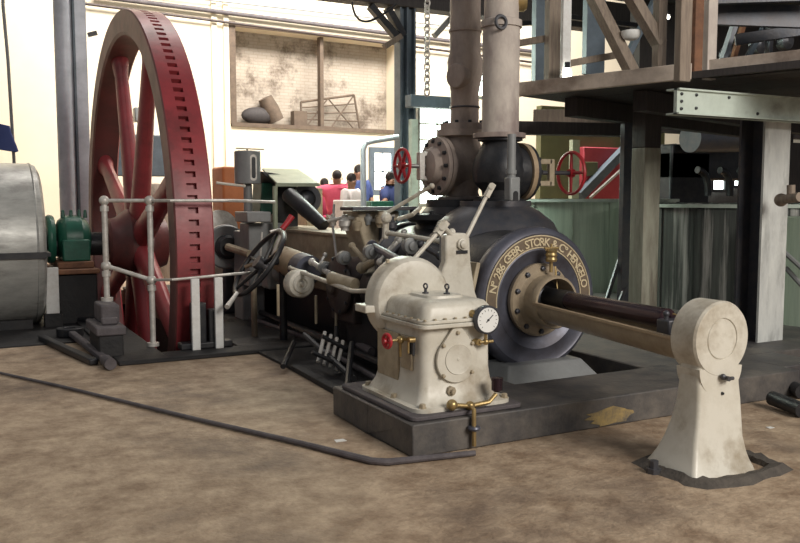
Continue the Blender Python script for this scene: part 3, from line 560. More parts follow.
o = A(610, 416, y=3.629); b = B(); pts = [(.16*(1+.2*sin(3*k)+.12*cos(7*k))*cos(2*pi*k/22), .05*(1+.15*cos(5*k))*sin(2*pi*k/22)) for k in range(22)]
b.prism(pts, o, (1, 0, 0), (0, 0, 1), (0, -.003, 0)); fin(b, 'trim_12', mat('old_yellow_patch', (0.38, 0.27, 0.10), (0.10, 0.09, 0.08), 0.6, scale=14), kind='structure', label='worn yellow paint patch on the plinth front')
# ------------------------------------------------------------------ oil pump case on the plinth corner
pu = thing('oil_pump', (2.37, 4.0, zt), 'cream cast pump casing with pressure gauge and round gear case on the plinth corner', 'pump')
def rrect(x0, x1, y0, y1, r, z, k=5):
    pts = []
    for cx, cy, qa in ((x1-r, y0+r, -pi/2), (x1-r, y1-r, 0), (x0+r, y1-r, pi/2), (x0+r, y0+r, pi)):
        for j in range(k+1): a = qa+pi/2*j/k; pts.append((cx+r*cos(a), cy+r*sin(a), z))
    return pts
b = B(); b.loft([rrect(2.02, 2.70, 3.66, 4.56, .04, .172), rrect(2.02, 2.70, 3.66, 4.56, .04, .195)]); fin(b, 'bed_plate', 'mauve', pu, bevel=.005)
b = B(); secs = [rrect(2.07, 2.67, 3.70, 4.42, .08, .195), rrect(2.07, 2.67, 3.70, 4.42, .08, .215)]
for z, e in ((.218, .035), (.24, .05), (.27, .065), (.32, .078), (.38, .085), (.62, .088)): secs.append(rrect(2.07+e, 2.67-e, 3.70+e*1.15, 4.42-e, .05, z))
b.loft(secs); fin(b, 'casing', 'cream', pu, sharp=45)
b = B(); b.loft([rrect(2.125, 2.62, 3.755, 4.38, .05, .618), rrect(2.125, 2.62, 3.755, 4.38, .05, .640)]); b.loft([rrect(2.135, 2.61, 3.765, 4.37, .05, .642), rrect(2.135, 2.61, 3.765, 4.37, .05, .660)]); fin(b, 'lid_flange', 'cream', pu, bevel=.004)
b = B(); b.loft([rrect(2.16, 2.59, 3.79, 4.3, .05, .660), rrect(2.165, 2.585, 3.795, 4.3, .05, .718), rrect(2.185, 2.565, 3.815, 4.28, .05, .743), rrect(2.22, 2.53, 3.85, 4.25, .05, .753)]); lid = fin(b, 'lid', 'cream', pu, sharp=50)
b = B(); b.loft([rrect(2.27, 2.50, 3.92, 4.2, .06, .753), rrect(2.275, 2.495, 3.925, 4.195, .06, .766)]); fin(b, 'lid_plate', 'cream', pu, lid)
gc = A(415, 301, y=4.22)
b = B(); b.lathe(gc+V((0, .24, 0)), (0, -1, 0), [(0, .08), (.235, .08), (.25, .1), (.25, .19), (.245, .21), (.228, .23), (.2, .238), (.1, .25), (0, .25)], 56); gcase = fin(b, 'gear_case', 'cream', pu)
b = B(); b.prism([(-.30, -.022), (.27, -.022), (.27, .02), (-.30, .02)], gc+V((0, .17, -.035)), (1, 0, 0), (0, 0, 1), (0, -.14, 0)); fin(b, 'case_joint_flange', 'cream', pu, bevel=.006)
bolts(pu, gcase, [gc+V((.25*cos(a), .1, .25*sin(a))) for a in (radians(120),)], (0, 0, 1), .012, .02, 'creamdark')
# eyebolts on lid
for (x, y) in ((2.33, 4.08), (2.42, 4.0)):
    b = B(); b.lathe((x, y, .762), (0, 0, 1), [(0, 0), (.018, 0), (.018, .012), (.008, .014), (.008, .035), (0, .035)], 12); b.torus((x, y, .807), (1, .3, 0), .014, .005, 16, 6); fin(b, 'lifting_eye', 'iron2', pu)
# pear cover plate on the front
fy = 3.79
pp = arc((2.35, .445), .125, radians(148), radians(392), 26)+arc((2.35, .585), .038, radians(35), radians(145), 8)
b = B(); b.prism(pp, (0, fy, 0), (1, 0, 0), (0, 0, 1), (0, -.018, 0)); cp = fin(b, 'cover_plate', 'cream', pu, bevel=.003)
b = B(); b.lathe((2.355, fy-.017, .445), (0, -1, 0), [(0, 0), (.082, 0), (.08, .006), (.075, .004), (.01, .004), (.006, .007), (0, .007)], 32); fin(b, 'plate_boss', 'cream', pu, cp)
bolts(pu, cp, [(2.35, fy-.018, .588), (2.262, fy-.018, .365), (2.44, fy-.018, .37), (2.262, fy-.018, .525), (2.44, fy-.018, .525)], (0, -1, 0), .010, .012, 'creamdark')
bolts(pu, None, [(2.155+.062*k, 3.78, .660) for k in range(8)], (0, 0, 1), .009, .008, 'creamdark')
bolts(pu, None, [(2.143, 3.83+.07*k, .660) for k in range(8)], (0, 0, 1), .009, .008, 'creamdark')
bolts(pu, None, [(2.12, 3.74, .215), (2.11, 4.36, .215), (2.63, 3.74, .215), (2.1, 4.02, .215)], (0, 0, 1), .018, .022, 'creamdark')
b = B(); b.lathe((2.31, 3.77, .28), (0, -1, 0), [(0, -.04), (.026, -.04), (.026, .01), (.014, .012), (.012, .03), (0, .032)], 8); fin(b, 'drain_plug', 'creamdark', pu)
b = B(); b.box((2.14, 3.9, .38), (2.158, 4.02, .56)); b.box((2.14, 4.05, .30), (2.156, 4.3, .56)); fin(b, 'side_plate', 'creamdark', pu, bevel=.004)
for k in range(2):
    b = B(); b.box((2.128, 3.86+.03*k, .47), (2.142, 3.87+.03*k, .55)); fin(b, 'sight_slot', 'iron', pu)
# red hand valve on the left side
rv = A(387, 341, x=2.02)
b = B(); b.torus(rv, (-1, -.15, 0), .036, .009, 24, 8); b.lathe(rv, (-1, 0, 0), [(0, -.01), (.014, -.01), (.014, .02), (0, .022)], 10)
for k in range(4): a = pi/2*k+.3; b.cyl(rv, rv+V((0, .036*cos(a), .036*sin(a))), .007, n=8)
fin(b, 'red_handwheel', 'redbright', pu, label='small red handwheel')
b = B(); b.cyl(rv, (2.15, rv.y, rv.z), .008); b.ball((2.1, rv.y, rv.z), .022, 12); b.cyl((2.1, rv.y, rv.z+.0), (2.1, rv.y, rv.z-.09), .007); b.cyl((2.105, rv.y-.08, rv.z+.01), (2.14, rv.y-.08, rv.z+.01), .016); b.cyl((2.105, rv.y-.08, rv.z), (2.105, rv.y-.08, rv.z-.06), .006); fin(b, 'needle_valve', 'brass', pu)
# pressure gauge
gp = A(488, 320, y=3.73)
b = B(); b.lathe(gp+V((0, .04, 0)), (0, -1, 0), [(0, 0), (.07, 0), (.077, .008), (.077, .04), (.07, .046), (.066, .04), (0, .04)], 36); ga = fin(b, 'gauge_body', 'iron2', pu)
b = B(); b.lathe(gp+V((0, .0, 0)), (0, -1, 0), [(0, 0), (.066, 0), (.066, .002), (0, .002)], 36); fin(b, 'gauge_dial', 'dial', pu, ga)
b = B(); b.bar(gp+V((-.012, -.004, -.012)), gp+V((.03, -.004, .026)), .004, .002, hint=(0, 1, 0)); b.cyl(gp+V((0, -.001, 0)), gp+V((0, -.007, 0)), .006, n=10)
for k in range(13):
    a = radians(-135+270*k/12)+pi/2; b.bar(gp+V((.048*cos(a), -.003, .048*sin(a))), gp+V((.058*cos(a), -.003, .058*sin(a))), .002, .001, hint=(0, 1, 0))
fin(b, 'gauge_needle', 'black', pu, ga)
b = B(); b.cyl(gp+V((0, .02, -.07)), gp+V((0, .02, -.12)), .009); b.cyl(gp+V((-.04, .02, -.12)), gp+V((.045, .02, -.12)), .009); b.cyl(gp+V((-.04, .02, -.12)), gp+V((-.04, .06, -.12)), .018); b.ball(gp+V((0, .02, -.12)), .018, 12); b.cyl(gp+V((-.07, .04, .03)), gp+V((-.02, .04, .02)), .014); b.ball(gp+V((-.06, .06, .03)), .022, 10); fin(b, 'gauge_cock', 'brass', pu)
# discharge pipework at front right
b = B(); y = 3.68
pa, pb_, pc, pd, pe_ = A(452, 405, y=y), A(470, 406, y=y), A(489, 402, y=y), A(496, 394, y=y), A(474, 450, y=y)
b.tube([pa, pb_, pc, pd], .012); b.tube([pb_, A(474, 410, y=3.61), A(474, 420, y=3.605), A(474, 446, y=3.605)], .012); b.ball(pa, .03, 12); b.ball(pb_, .026, 12); fin(b, 'discharge_pipe', 'brass', pu)
b = B(); p = A(497, 386, y=y); b.lathe(p-V((0, 0, .03)), (0, 0, 1), [(0, 0), (.018, 0), (.03, .01), (.03, .06), (.032, .06), (.032, .075), (0, .08)], 16); fin(b, 'filter_bowl', 'rod', pu)
b = B(); p = A(474, 430, y=3.605); b.lathe(p, (0, 0, 1), [(0, 0), (.03, 0), (.035, .01), (.03, .02), (0, .022)], 14); fin(b, 'stop_handle', 'bluesteel', pu)

# lever stand behind the pump
ls = thing('lever_stand', (2.88, 4.58, zt), 'cream bracket stand with round cap and jointed levers behind the pump', 'lever stand')
def Q(u, v, y=4.58): p = A(u, v, y=y); return (p.x, p.z)
b = B(); b.prism([Q(446, 236), Q(452, 233), Q(466, 233), Q(470, 238), Q(471, 262), Q(475, 290), Q(488, 330), Q(425, 350), Q(430, 300), Q(441, 275), Q(446, 262)], (0, 4.58, 0), (1, 0, 0), (0, 0, 1), (0, .07, 0)); fin(b, 'bracket', 'cream', ls, bevel=.012)
b = B(); p = A(474, 262, y=4.66); q = A(462, 320, y=4.66); b.bar(p, q, .03, .12, hint=(0, 1, 0)); fin(b, 'rib', 'creamdark', ls, bevel=.006)
b = B(); p = A(447, 258, y=4.66); b.box((p.x-.012, 4.62, .6), (p.x+.02, 4.74, 1.05)); fin(b, 'side_rib', 'greybox', ls, bevel=.006)
p = A(461.5, 244, y=4.58); b = B(); b.lathe(p, (0, -1, 0), [(0, 0), (.036, 0), (.036, .02), (.028, .022), (.024, .035), (.014, .037), (0, .04)], 20); fin(b, 'pivot_cap', 'cream', ls)
b = B(); p = A(462, 252, y=4.575); b.bar(p-V((.04, 0, 0)), p+V((.04, 0, 0)), .01, .02); fin(b, 'number_plate', 'iron', ls)
b = B(); b.tube([A(466, 238, y=4.6), A(488, 193, y=4.6)], .014); b.bar(A(486, 197, y=4.6), A(493, 184, y=4.6), .035, .03); b.cyl(A(492, 186, y=4.57), A(492, 186, y=4.63), .02); fin(b, 'tall_lever', 'cream', ls)
b = B(); b.tube([A(414, 259, y=4.5), A(440, 230, y=4.5)], .014); b.bar(A(437, 234, y=4.5), A(446, 222, y=4.5), .05, .035); b.cyl(A(443, 226, y=4.46), A(443, 226, y=4.54), .026); fin(b, 'short_lever', 'cream', ls)
b = B(); b.tube([A(443, 226, y=4.56), A(452, 236, y=4.6)], .016); b.ball(A(452, 232, y=4.62), .024, 10); fin(b, 'pivot_link', 'cream', ls)

# ------------------------------------------------------------------ valves, pipes and red handwheels
def handwheel(root, c, axis, R, r, spokes, m='redbright', name='handwheel', ph=0):
    b = B(); b.torus(c, axis, R, r, 44, 8); x, y, a = frame(axis); hw = fin(b, name, m, root)
    for k in range(spokes):
        t = 2*pi*k/spokes+ph; b = B(); e = V(c)+x*(R*cos(t))+y*(R*sin(t)); b.tube([V(c), e], [r*1.1, r*.8], 8); fin(b, 'spoke', m, root, hw)
    b = B(); b.lathe(V(c)-a*r*1.6, a, [(0, 0), (r*2.4, 0), (r*2.4, r*3.2), (0, r*3.2)], 14); fin(b, 'boss', m, root, hw)
    return hw
yA, yB = 5.95, 5.4
va = thing('steam_valve', (pA.x, yA, 1.28), 'rusty brown angle valve with red handwheel on its left, under the left steam pipe', 'valve')
b = B(); cz = A(465, 167, y=yA).z; tz = A(465, 133, y=yA).z
b.lathe((pA.x-.03, yA, 1.27), (0, 0, 1), [(0, 0), (.19, 0), (.19, .03), (.15, .04), (.14, .07), (.16, cz-1.27-.1), (.185, cz-1.27-.02), (.19, cz-1.27+.05), (.16, tz-1.27-.1), (.14, tz-1.27-.04), (.20, tz-1.27-.03), (.20, tz-1.27+.02), (0, tz-1.27+.02)], 36)
b.lathe((pA.x-.03, yA, cz), (-1, 0, 0), [(0, 0), (.19, 0), (.19, .17), (.235, .18), (.235, .215), (0, .215)], 32); va_b = fin(b, 'valve_body', 'pipewrap', va)
b = B(); b.lathe((pA.x-.25, yA, cz), (-1, 0, 0), [(0, 0), (.235, 0), (.235, .035), (.16, .05), (.13, .1), (.08, .12), (0, .12)], 32); fin(b, 'bonnet', 'pipewrap', va)
bolts(va, None, ring_pts((pA.x-.285, yA, cz), (-1, 0, 0), .2, 12), (-1, 0, 0), .017, .025, 'iron')
cw = A(402, 157, y=yA); cw.z = cz+.06; st_ = V((pA.x-.37, yA, cz))
b = B()
for dz in (-.1, .1): b.bar((pA.x-.35, yA, cz+dz), (cw.x+.17, yA, cz+dz*.9), .035, .035)
b.bar((cw.x+.17, yA, cz-.11), (cw.x+.17, yA, cz+.11), .05, .06); b.bar((cw.x+.28, yA-.06, cz-.11), (cw.x+.28, yA-.06, cz+.11), .03, .03); fin(b, 'yoke', 'galv', va, bevel=.006)
b = B(); b.cyl((pA.x-.36, yA, cz), (cw.x-.02, yA, cz), .018); fin(b, 'spindle', 'steel', va)
handwheel(va, (cw.x, yA, cz), (1, 0, 0), .13, .0135, 6)
vb = thing('steam_valve', (pB.x, yB, 1.22), 'dark round-bodied valve with red handwheel on its right, under the right steam pipe', 'valve')
czb = A(503, 172, y=yB).z; tzb = A(503, 137, y=yB).z
b = B(); b.lathe((pB.x, yB, 1.25), (0, 0, 1), [(0, 0), (.2, 0), (.2, .03), (.13, .05), (.14, .1), (.2, czb-1.25-.08), (.215, czb-1.25), (.2, czb-1.25+.09), (.14, tzb-1.25-.06), (.13, tzb-1.25-.04), (.17, tzb-1.25-.03), (.17, tzb-1.25+.01), (0, tzb-1.25+.01)], 36)
b.lathe((pB.x, yB, czb), (1, 0, 0), [(0, -.2), (.07, -.19), (.13, -.16), (.18, -.08), (.2, 0), (.2, .16), (0, .16)], 32); fin(b, 'valve_body', 'iron', vb)
b = B(); b.lathe((pB.x+.16, yB, czb), (1, 0, 0), [(0, 0), (.225, 0), (.225, .04), (0, .04)], 32); fin(b, 'bonnet_flange', 'tan', vb)
b = B(); b.lathe((pB.x+.2, yB, czb), (1, 0, 0), [(0, 0), (.22, 0), (.22, .03), (.13, .05), (.11, .1), (.06, .12), (0, .12)], 32); fin(b, 'bonnet', 'iron', vb)
bolts(vb, None, ring_pts((pB.x+.23, yB, czb), (1, 0, 0), .19, 12), (1, 0, 0), .016, .025, 'iron')
cw2 = A(571, 175, y=yB); b = B()
for dz in (-.085, .085): b.bar((pB.x+.3, yB-.02, czb+dz), (pB.x+.47, yB-.02, czb+dz), .04, .04)
b.bar((pB.x+.47, yB-.02, czb-.105), (pB.x+.47, yB-.02, czb+.105), .05, .04); fin(b, 'yoke', 'creamdark', vb, bevel=.006)
b = B(); b.cyl((pB.x+.28, yB, czb), (cw2.x+.03, yB, czb), .017); fin(b, 'spindle', 'iron2', vb)
handwheel(vb, (cw2.x, yB, czb), (1, 0, 0), .165, .014, 4, ph=pi/2)
# thin indicator column in front of valve B
ic = A(512, 201, y=5.02)
iv = thing('indicator_valve', (ic.x, 5.02, ic.z), 'slim grey relief valve standing in front of the dark round valve', 'valve')
b = B(); b.box((ic.x-.045, 4.98, ic.z), (ic.x+.045, 5.06, A(512, 177, y=5.02).z)); fin(b, 'foot', 'greybox', iv, bevel=.012)
b = B(); zq = ic.z+.05; b.prism([(-.02, -.05), (.024, -.05)]+arc((.002, .0), .022, 0, pi, 8), (ic.x, 4.982, zq), (1, 0, 0), (0, 0, 1), (0, -.004, 0)); fin(b, 'port', 'black', iv)
b = B(); b.cyl((ic.x-.002, 5.03, A(512, 177, y=5.02).z), (ic.x-.002, 5.03, A(512, 134, y=5.02).z), .031, n=18); b.cyl((ic.x-.002, 5.03, A(512, 174, y=5.02).z), (ic.x-.002, 5.03, A(512, 170, y=5.02).z), .038, n=18); fin(b, 'stem', 'greybox', iv)
# vertical pipes
za_top = 4.2
sa = thing('steam_pipe', (pA.x, yA, tz), 'brown lagged vertical steam pipe with a bulged joint, left of the pair', 'pipe')
b = B(); zj = A(462, 70, y=yA).z
b.lathe((pA.x, yA, tz+.02), (0, 0, 1), [(0, 0), (.2, 0), (.2, .05), (.115, .06), (.115, zj-tz-.2), (.14, zj-tz-.06), (.145, zj-tz+.05), (.125, zj-tz+.12), (.12, za_top-tz), (0, za_top-tz)], 36); fin(b, 'pipe_barrel', 'pipewrap', sa)
b = B(); pj = A(453, 70, y=yA); b.lathe((pj.x+.06, yA-.05, zj-.06), (-1, -.3, 0), [(0, 0), (.09, 0), (.1, .06), (.1, .09), (0, .1)], 20); fin(b, 'joint_boss', 'pipewrap', sa, bevel=.01)
b = B(); b.lathe((pA.x, yA, zj+.3), (0, 0, 1), [(.1, 0), (.135, 0), (.135, .02), (.1, .02)], 30); fin(b, 'joint_ring', 'pipewrap', sa)
b = B(); b.torus((pA.x, yA, zj-.3), (0, 0, 1), .117, .008, 30, 6); fin(b, 'joint_ring', 'iron2', sa)
bolts(sa, None, ring_pts((pA.x, yA, tz+.07), (0, 0, 1), .17, 10), (0, 0, 1), .016, .02, 'iron')
sb = thing('steam_pipe', (pB.x, yB, tzb), 'pale lagged vertical steam pipe, right and nearer of the pair', 'pipe')
zf = A(501, 28, y=yB).z
b = B(); b.lathe((pB.x, yB, tzb), (0, 0, 1), [(0, 0), (.14, 0), (.145, .03), (.14, .03), (.14, zf-tzb), (.155, zf-tzb), (.155, zf-tzb+.05), (.13, zf-tzb+.06), (.13, za_top-tzb), (0, za_top-tzb)], 36); fin(b, 'pipe_barrel', 'pipepale', sb)
b = B(); b.lathe((pB.x-.01, yB, tzb-.01), (0, 0, 1), [(.1, 0), (.2, 0), (.2, .035), (.1, .04)], 30); fin(b, 'base_flange', 'pipewrap', sb)
b = B(); b.torus(A(501, 22, y=yB-.14), (0, -1, 0), .045, .014, 20, 6); fin(b, 'lifting_ring', 'iron2', sb)
b = B(); o = A(519, 3, y=yB); b.lathe(o+V((-.1, 0, 0)), (1, -.6, 0), [(0, 0), (.06, 0), (.075, .02), (.075, .12), (.06, .14), (0, .14)], 20); fin(b, 'top_elbow', 'brass', sb)
# hanging chain
cc = thing('hanging_chain', (A(427, 90, y=8).x, 8, A(427, 92, y=8).z), 'pale rusty chain hanging beside the tall column', 'chain')
z = A(427, 92, y=8).z; k = 0
lb = B(); lb.torus((0, 0, 0), (1, 0, 0), .032, .010, 14, 6); me0 = None
for v in lb.bm.verts: v.co.z *= 1.35
me0 = bpy.data.meshes.new('chain_link'); lb.bm.to_mesh(me0); lb.bm.free(); me0.materials.append(M['galv'])
while z < 4.4:
    o = link(bpy.data.objects.new('chain_link', me0)); o.parent = cc; o.location = V((cc.location.x, 8, z))-cc.location; o.rotation_euler = (0, 0, pi/2*(k % 2)+.4); z += .066; k += 1
# grey pipe frame between the people and the column
gp_ = [A(364, 214, y=9.5), A(363, 150, y=9.5), A(366, 143, y=9.5), A(373, 141, y=9.5), A(398, 137, y=9.5)]
b = B(); b.tube([V((gp_[0].x, 9.5, 0))]+gp_[1:], .035, 12); tag(fin(b, 'bent_pipe', 'greypaint'), 'grey bent pipe rising then running right to the column', 'pipe')

# ------------------------------------------------------------------ tall column, beam and braces
cxl = A(405, 150, y=12)
co = thing('steel_column', (cxl.x, 12, 0), 'tall blue-grey steel column with braces beside the left red handwheel', 'column')
b = B(); b.box((cxl.x-.14, 11.9, 0), (cxl.x-.11, 12.1, 4.7)); b.box((cxl.x+.11, 11.9, 0), (cxl.x+.14, 12.1, 4.7)); b.box((cxl.x-.11, 11.99, 0), (cxl.x+.11, 12.01, 4.7)); b.box((cxl.x-.03, 11.88, 0), (cxl.x+.0, 11.99, 4.7)); fin(b, 'column_shaft', 'bluegrey', co)
for (a_, c_) in (((370, 6), (399, 40)), ((387, 8), (403, 36))):
    b = B(); b.bar(A(*a_, y=11.95), A(*c_, y=11.95), .12, .10); fin(b, 'brace', 'iron', co)
b = B(); b.bar(A(384, 47, y=11.9), A(401, 36, y=11.9), .08, .08); fin(b, 'cross_stub', 'wood', co)
b = B(); p = A(318, -4, y=12); b.box((p.x, 11.85, 4.24), (13.5, 12.15, 4.75)); tag(fin(b, 'roof_beam', 'wooddark', bevel=.01), 'dark roof beam across the top above the blue-grey column', 'beam')
b = B(); b.tube(bez(A(352, 2, y=11.8), A(356, 40, y=11.8), A(396, 4, y=11.8), 16), .018, 8); tag(fin(b, 'hanging_cable', 'iron'), 'dark cable looped under the roof beam', 'cable')
b = B(); b.bar(A(434, 36, y=12.4), A(470, -4, y=12.4), .09, .09); tag(fin(b, 'roof_strut', 'greybox'), 'slanting grey strut left of the brown steam pipe', 'strut')
b = B(); p, q = A(408, 101, y=11.5), A(470, 101, y=11.5); b.box((p.x, 11.4, p.z-.09), (q.x, 11.6, p.z+.09)); tag(fin(b, 'cross_beam', 'bluegrey', bevel=.01), 'short grey-green beam joining the column above the bright window', 'beam')
b = B(); p = A(413.5, 160, y=11.7); b.box((p.x-.06, 11.65, 0), (p.x+.05, 11.75, 2.5)); tag(fin(b, 'mint_post', 'beam'), 'pale mint post close right of the blue-grey column', 'post')
# left twin column
lc = thing('steel_column', (1.62, 13, 0), 'light grey H-section column behind the left side of the flywheel', 'column')
p0, p1, p2 = A(57, 100, y=13).x, A(74, 100, y=13).x, A(88, 100, y=13).x
b = B(); b.lathe(((p0+p1)/2, 13, 0), (0, 0, 1), [(0, 0), (.125, 0), (.125, 6), (0, 6)], 20); fin(b, 'round_pipe', 'greypaint', lc)
b = B(); b.box((p1+.02, 12.95, 0), (p2, 13.05, 6)); fin(b, 'flat_web', 'greypaint', lc)
b = B(); b.box((p1, 12.9, 0), (p1+.03, 13.1, 6)); fin(b, 'dark_flange', 'bluegrey', lc)
pz = A(88, 35, y=12.9); b = B(); b.bar(pz, pz+V((.12, 0, .04)), .06, .06); fin(b, 'hook', 'iron', lc)
# conduit with blue cloth at far left
cd = thing('conduit', (A(13, 160, y=13).x, 13, 0), 'thin dark conduit running up the wall at far left', 'conduit')
b = B(); b.tube([V((A(14, 160, y=13).x, 13, 0)), A(14, 160, y=13), A(8, 60, y=13), A(3, 5, y=13), A(3, -10, y=13)], .022, 8); fin(b, 'tube', 'greybox', cd)
b = B(); c = A(10, 136, y=12.9)
secs = [rrect(c.x-.26+i*.02, c.x+.08-i*.015, 12.86, 12.96, .03, c.z-.2+i*.09, 3) for i in range(5)]
secs = [[(p[0]+.02*sin(9*p[0]+i), p[1], p[2]+.03*sin(14*p[0])) for p in s] for i, s in enumerate(secs)]
b.loft(secs); tag(fin(b, 'blue_cloth', 'navy'), 'dark blue rag tied to the conduit at far left', 'cloth')
# plates on the wall behind the flywheel
b = B(); p, q = A(108, 176, y=14.5), A(182, 136, y=14.5); b.box((p.x, 14.45, p.z), (q.x, 14.6, q.z)); tag(fin(b, 'wall_cabinet', 'bluegrey', bevel=.02), 'dark grey cabinet seen through the flywheel spokes', 'cabinet')
b = B(); p, q = A(134, 122, y=15.5), A(146, 108, y=15.5); b.box((p.x, 15.4, p.z), (q.x, 15.6, q.z)); tag(fin(b, 'wall_box', 'greybox', bevel=.02), 'small grey box high on the wall between the spokes', 'box')
b = B(); p = A(155, 185, y=14); b.lathe((p.x, 14, 0), (0, 0, 1), [(0, 0), (.35, 0), (.35, 1.3), (.25, 1.5), (0, 1.52)], 20); tag(fin(b, 'brown_drum', 'wood'), 'brown drum behind the flywheel hub', 'drum')
# ------------------------------------------------------------------ small machines behind the bed
lu = thing('sight_lubricator', (A(248, 200, y=8.6).x, 8.6, 0), 'grey cylindrical oil tank with slotted sight glass right of the flywheel', 'lubricator')
lx = lu.location.x; zt_, zb_ = A(249, 152, y=8.6).z, A(249, 184, y=8.6).z
b = B(); b.lathe((lx, 8.6, zb_), (0, 0, 1), [(0, 0), (.125, 0), (.135, .01), (.135, zt_-zb_), (.125, zt_-zb_+.01), (0, zt_-zb_+.015)], 28); fin(b, 'tank', 'greybox', lu)
b = B(); sx = lx+.02; sl = arc((0, .1), .035, 0, pi, 8)+arc((0, -.1), .035, pi, 2*pi, 8); b.prism(sl, (sx, 8.6-.118, (zt_+zb_)/2), (1, 0, 0), (0, 0, 1), (0, -.02, 0)); sg = fin(b, 'sight_frame', 'galv', lu)
b = B(); sl = arc((0, .09), .02, 0, pi, 8)+arc((0, -.09), .02, pi, 2*pi, 8); b.prism(sl, (sx, 8.6-.137, (zt_+zb_)/2), (1, 0, 0), (0, 0, 1), (0, -.006, 0)); fin(b, 'sight_glass', 'iron', lu, sg)
b = B(); b.bar((lx-.12, 8.6, zt_+.035), (lx+.18, 8.6, zt_+.03), .02, .012); b.cyl((lx, 8.6, zt_), (lx, 8.6, zt_+.03), .01); fin(b, 'tee_handle', 'creamdark', lu)
b = B(); b.cyl((lx, 8.6, .95), (lx, 8.6, zb_), .045, n=16); b.cyl((lx, 8.6, .95), (lx, 8.6, 1.1), .09, .06, 16); b.box((lx-.12, 8.45, .0), (lx+.12, 8.75, .95)); fin(b, 'stand', 'greybox', lu, bevel=.015)
b = B(); p = A(226, 183, y=8.5); q = A(244, 186, y=8.5); b.tube([p-V((.1, 0, 0)), q], .014); b.ball(q, .02, 8); fin(b, 'feed_arm', 'cream', lu)
b = B(); p, q = A(221, 207, y=10.5), A(244, 167, y=10.5); b.box((p.x, 10.4, 0), (q.x+.05, 10.9, q.z)); tag(fin(b, 'orange_cabinet', 'orange', bevel=.03), 'orange cabinet behind the grey oil tank', 'cabinet')
# green motor-like housing with pale sloping lid
mh = thing('pump_motor', (A(295, 225, y=8.2).x, 8.2, 0), 'green and black motor pump under a pale sloping lid behind the engine bed', 'motor')
T = lambda u, v, y: A(u, v, y=y)
b = B(); a1, a2, a3, a4 = T(262, 170, 8.9), T(298, 171, 8.9), T(319, 185, 8.1), T(277, 185, 8.1)
up = V((0, 0, .02)); b.loft([[a1, a2, a3, a4], [a1+up, a2+up, a3+up, a4+up]]); fin(b, 'sloping_lid', 'palegreen', mh, bevel=.004)
b = B(); b.bar(a4+V((-.02, -.01, .0)), a3+V((0, -.01, 0)), .03, .03); b.cyl(T(275, 186, 8.08), V((T(275, 226, 8.08).x, 8.08, .5)), .025); fin(b, 'lid_frame', 'palegreen', mh)
b = B(); b.prism([Q(262, 183, 8.6), Q(273, 183, 8.6), Q(279, 188, 8.6), Q(276, 214, 8.6), Q(260, 214, 8.6)], (0, 8.6, 0), (1, 0, 0), (0, 0, 1), (0, .3, 0)); fin(b, 'green_casing', 'green', mh, bevel=.01)
b = B(); b.prism([Q(262, 171, 8.5), Q(278, 187, 8.5), Q(278, 228, 8.5), Q(300, 228, 8.5), Q(300, 190, 8.5), Q(296, 176, 8.5)], (0, 8.55, 0), (1, 0, 0), (0, 0, 1), (0, .5, 0)); fin(b, 'side_panel', 'iron', mh, bevel=.01)
b = B(); p, q = T(288, 194, 8.1), T(324, 226, 7.6); b.lathe(p, q-p, [(0, 0), (.07, 0), (.08, .02), (.075, (q-p).length*.5), (.06, (q-p).length), (0, (q-p).length)], 24); fin(b, 'black_barrel', 'iron', mh)
b = B(); b.ball(T(303, 199, 8.4), .13, 18, (1, 1, 1)); b.lathe(T(303, 199, 8.4), (0, -1, 0), [(.1, .08), (.16, .08), (.16, .11), (.1, .11)], 24); fin(b, 'pump_volute', 'iron2', mh)
b = B(); b.box((T(247, 218, 8.0).x, 8.0, T(0, 226, 8.0).z), (T(271, 214, 8.0).x, 8.4, T(0, 214, 8.0).z)); b.box((T(255, 218, 8.0).x, 8.2, .4), (T(290, 214, 8.0).x, 8.5, T(0, 228, 8.0).z)); fin(b, 'base_tray', 'greybox', mh, bevel=.01)
b = B(); p, q = T(306, 215, 11), T(323, 188, 11); b.box((p.x, 11, 0), (q.x, 11.5, q.z)); tag(fin(b, 'tan_cupboard', 'tan', bevel=.02), 'low tan cupboard left of the person in pink', 'cupboard')
b = B(); p, q = T(343, 214, 12), T(362, 200, 12); b.box((p.x, 12, 0), (q.x, 12.4, q.z)); tag(fin(b, 'white_cabinet', 'shirtwhite', bevel=.02), 'low white cabinet in front of the group of people', 'cabinet')
b = B(); p, q = T(371, 214, 12), T(394, 201, 12); b.box((p.x, 12, 0), (q.x, 12.4, q.z)); tag(fin(b, 'green_cabinet', 'green', bevel=.02), 'low green cabinet between the bent pipe and the column', 'cabinet')
# black barring handwheel and red-grip lever
hwc = A(259, 263, y=7.0); e1 = (_r*.62+_u*.80).normalized(); dpt = _fw*.88+(_r*-.80+_u*.62)*.40; nrm = e1.cross(dpt.normalized())
bh = thing('barring_handwheel', (hwc.x, hwc.y, .035), 'large tilted black handwheel with a steel peg beside the railing', 'handwheel')
b = B(); b.torus(hwc, nrm, .325, .022, 56, 10); hw = fin(b, 'wheel_rim', 'black', bh)
x, y, a = frame(nrm)
for k in range(5):
    t = 2*pi*k/5+.5; b = B(); b.tube([hwc-a*.04, hwc+x*(.325*cos(t))+y*(.325*sin(t))], [.02, .013], 8); fin(b, 'wheel_spoke', 'black', bh)
b = B(); b.lathe(hwc-a*.07, a, [(0, 0), (.06, 0), (.06, .1), (0, .1)], 18); fin(b, 'wheel_hub', 'iron2', bh)
b = B(); b.tube([A(237, 293, y=6.9), A(227, 307, y=6.75)], [.016, .022], 10); fin(b, 'turning_peg', 'galv', bh)
b = B(); sp_ = hwc+V((.25, .1, 0)); b.cyl(hwc, sp_, .03); b.cyl((sp_.x, sp_.y, .035), sp_, .035); fin(b, 'wheel_stand', 'iron', bh)
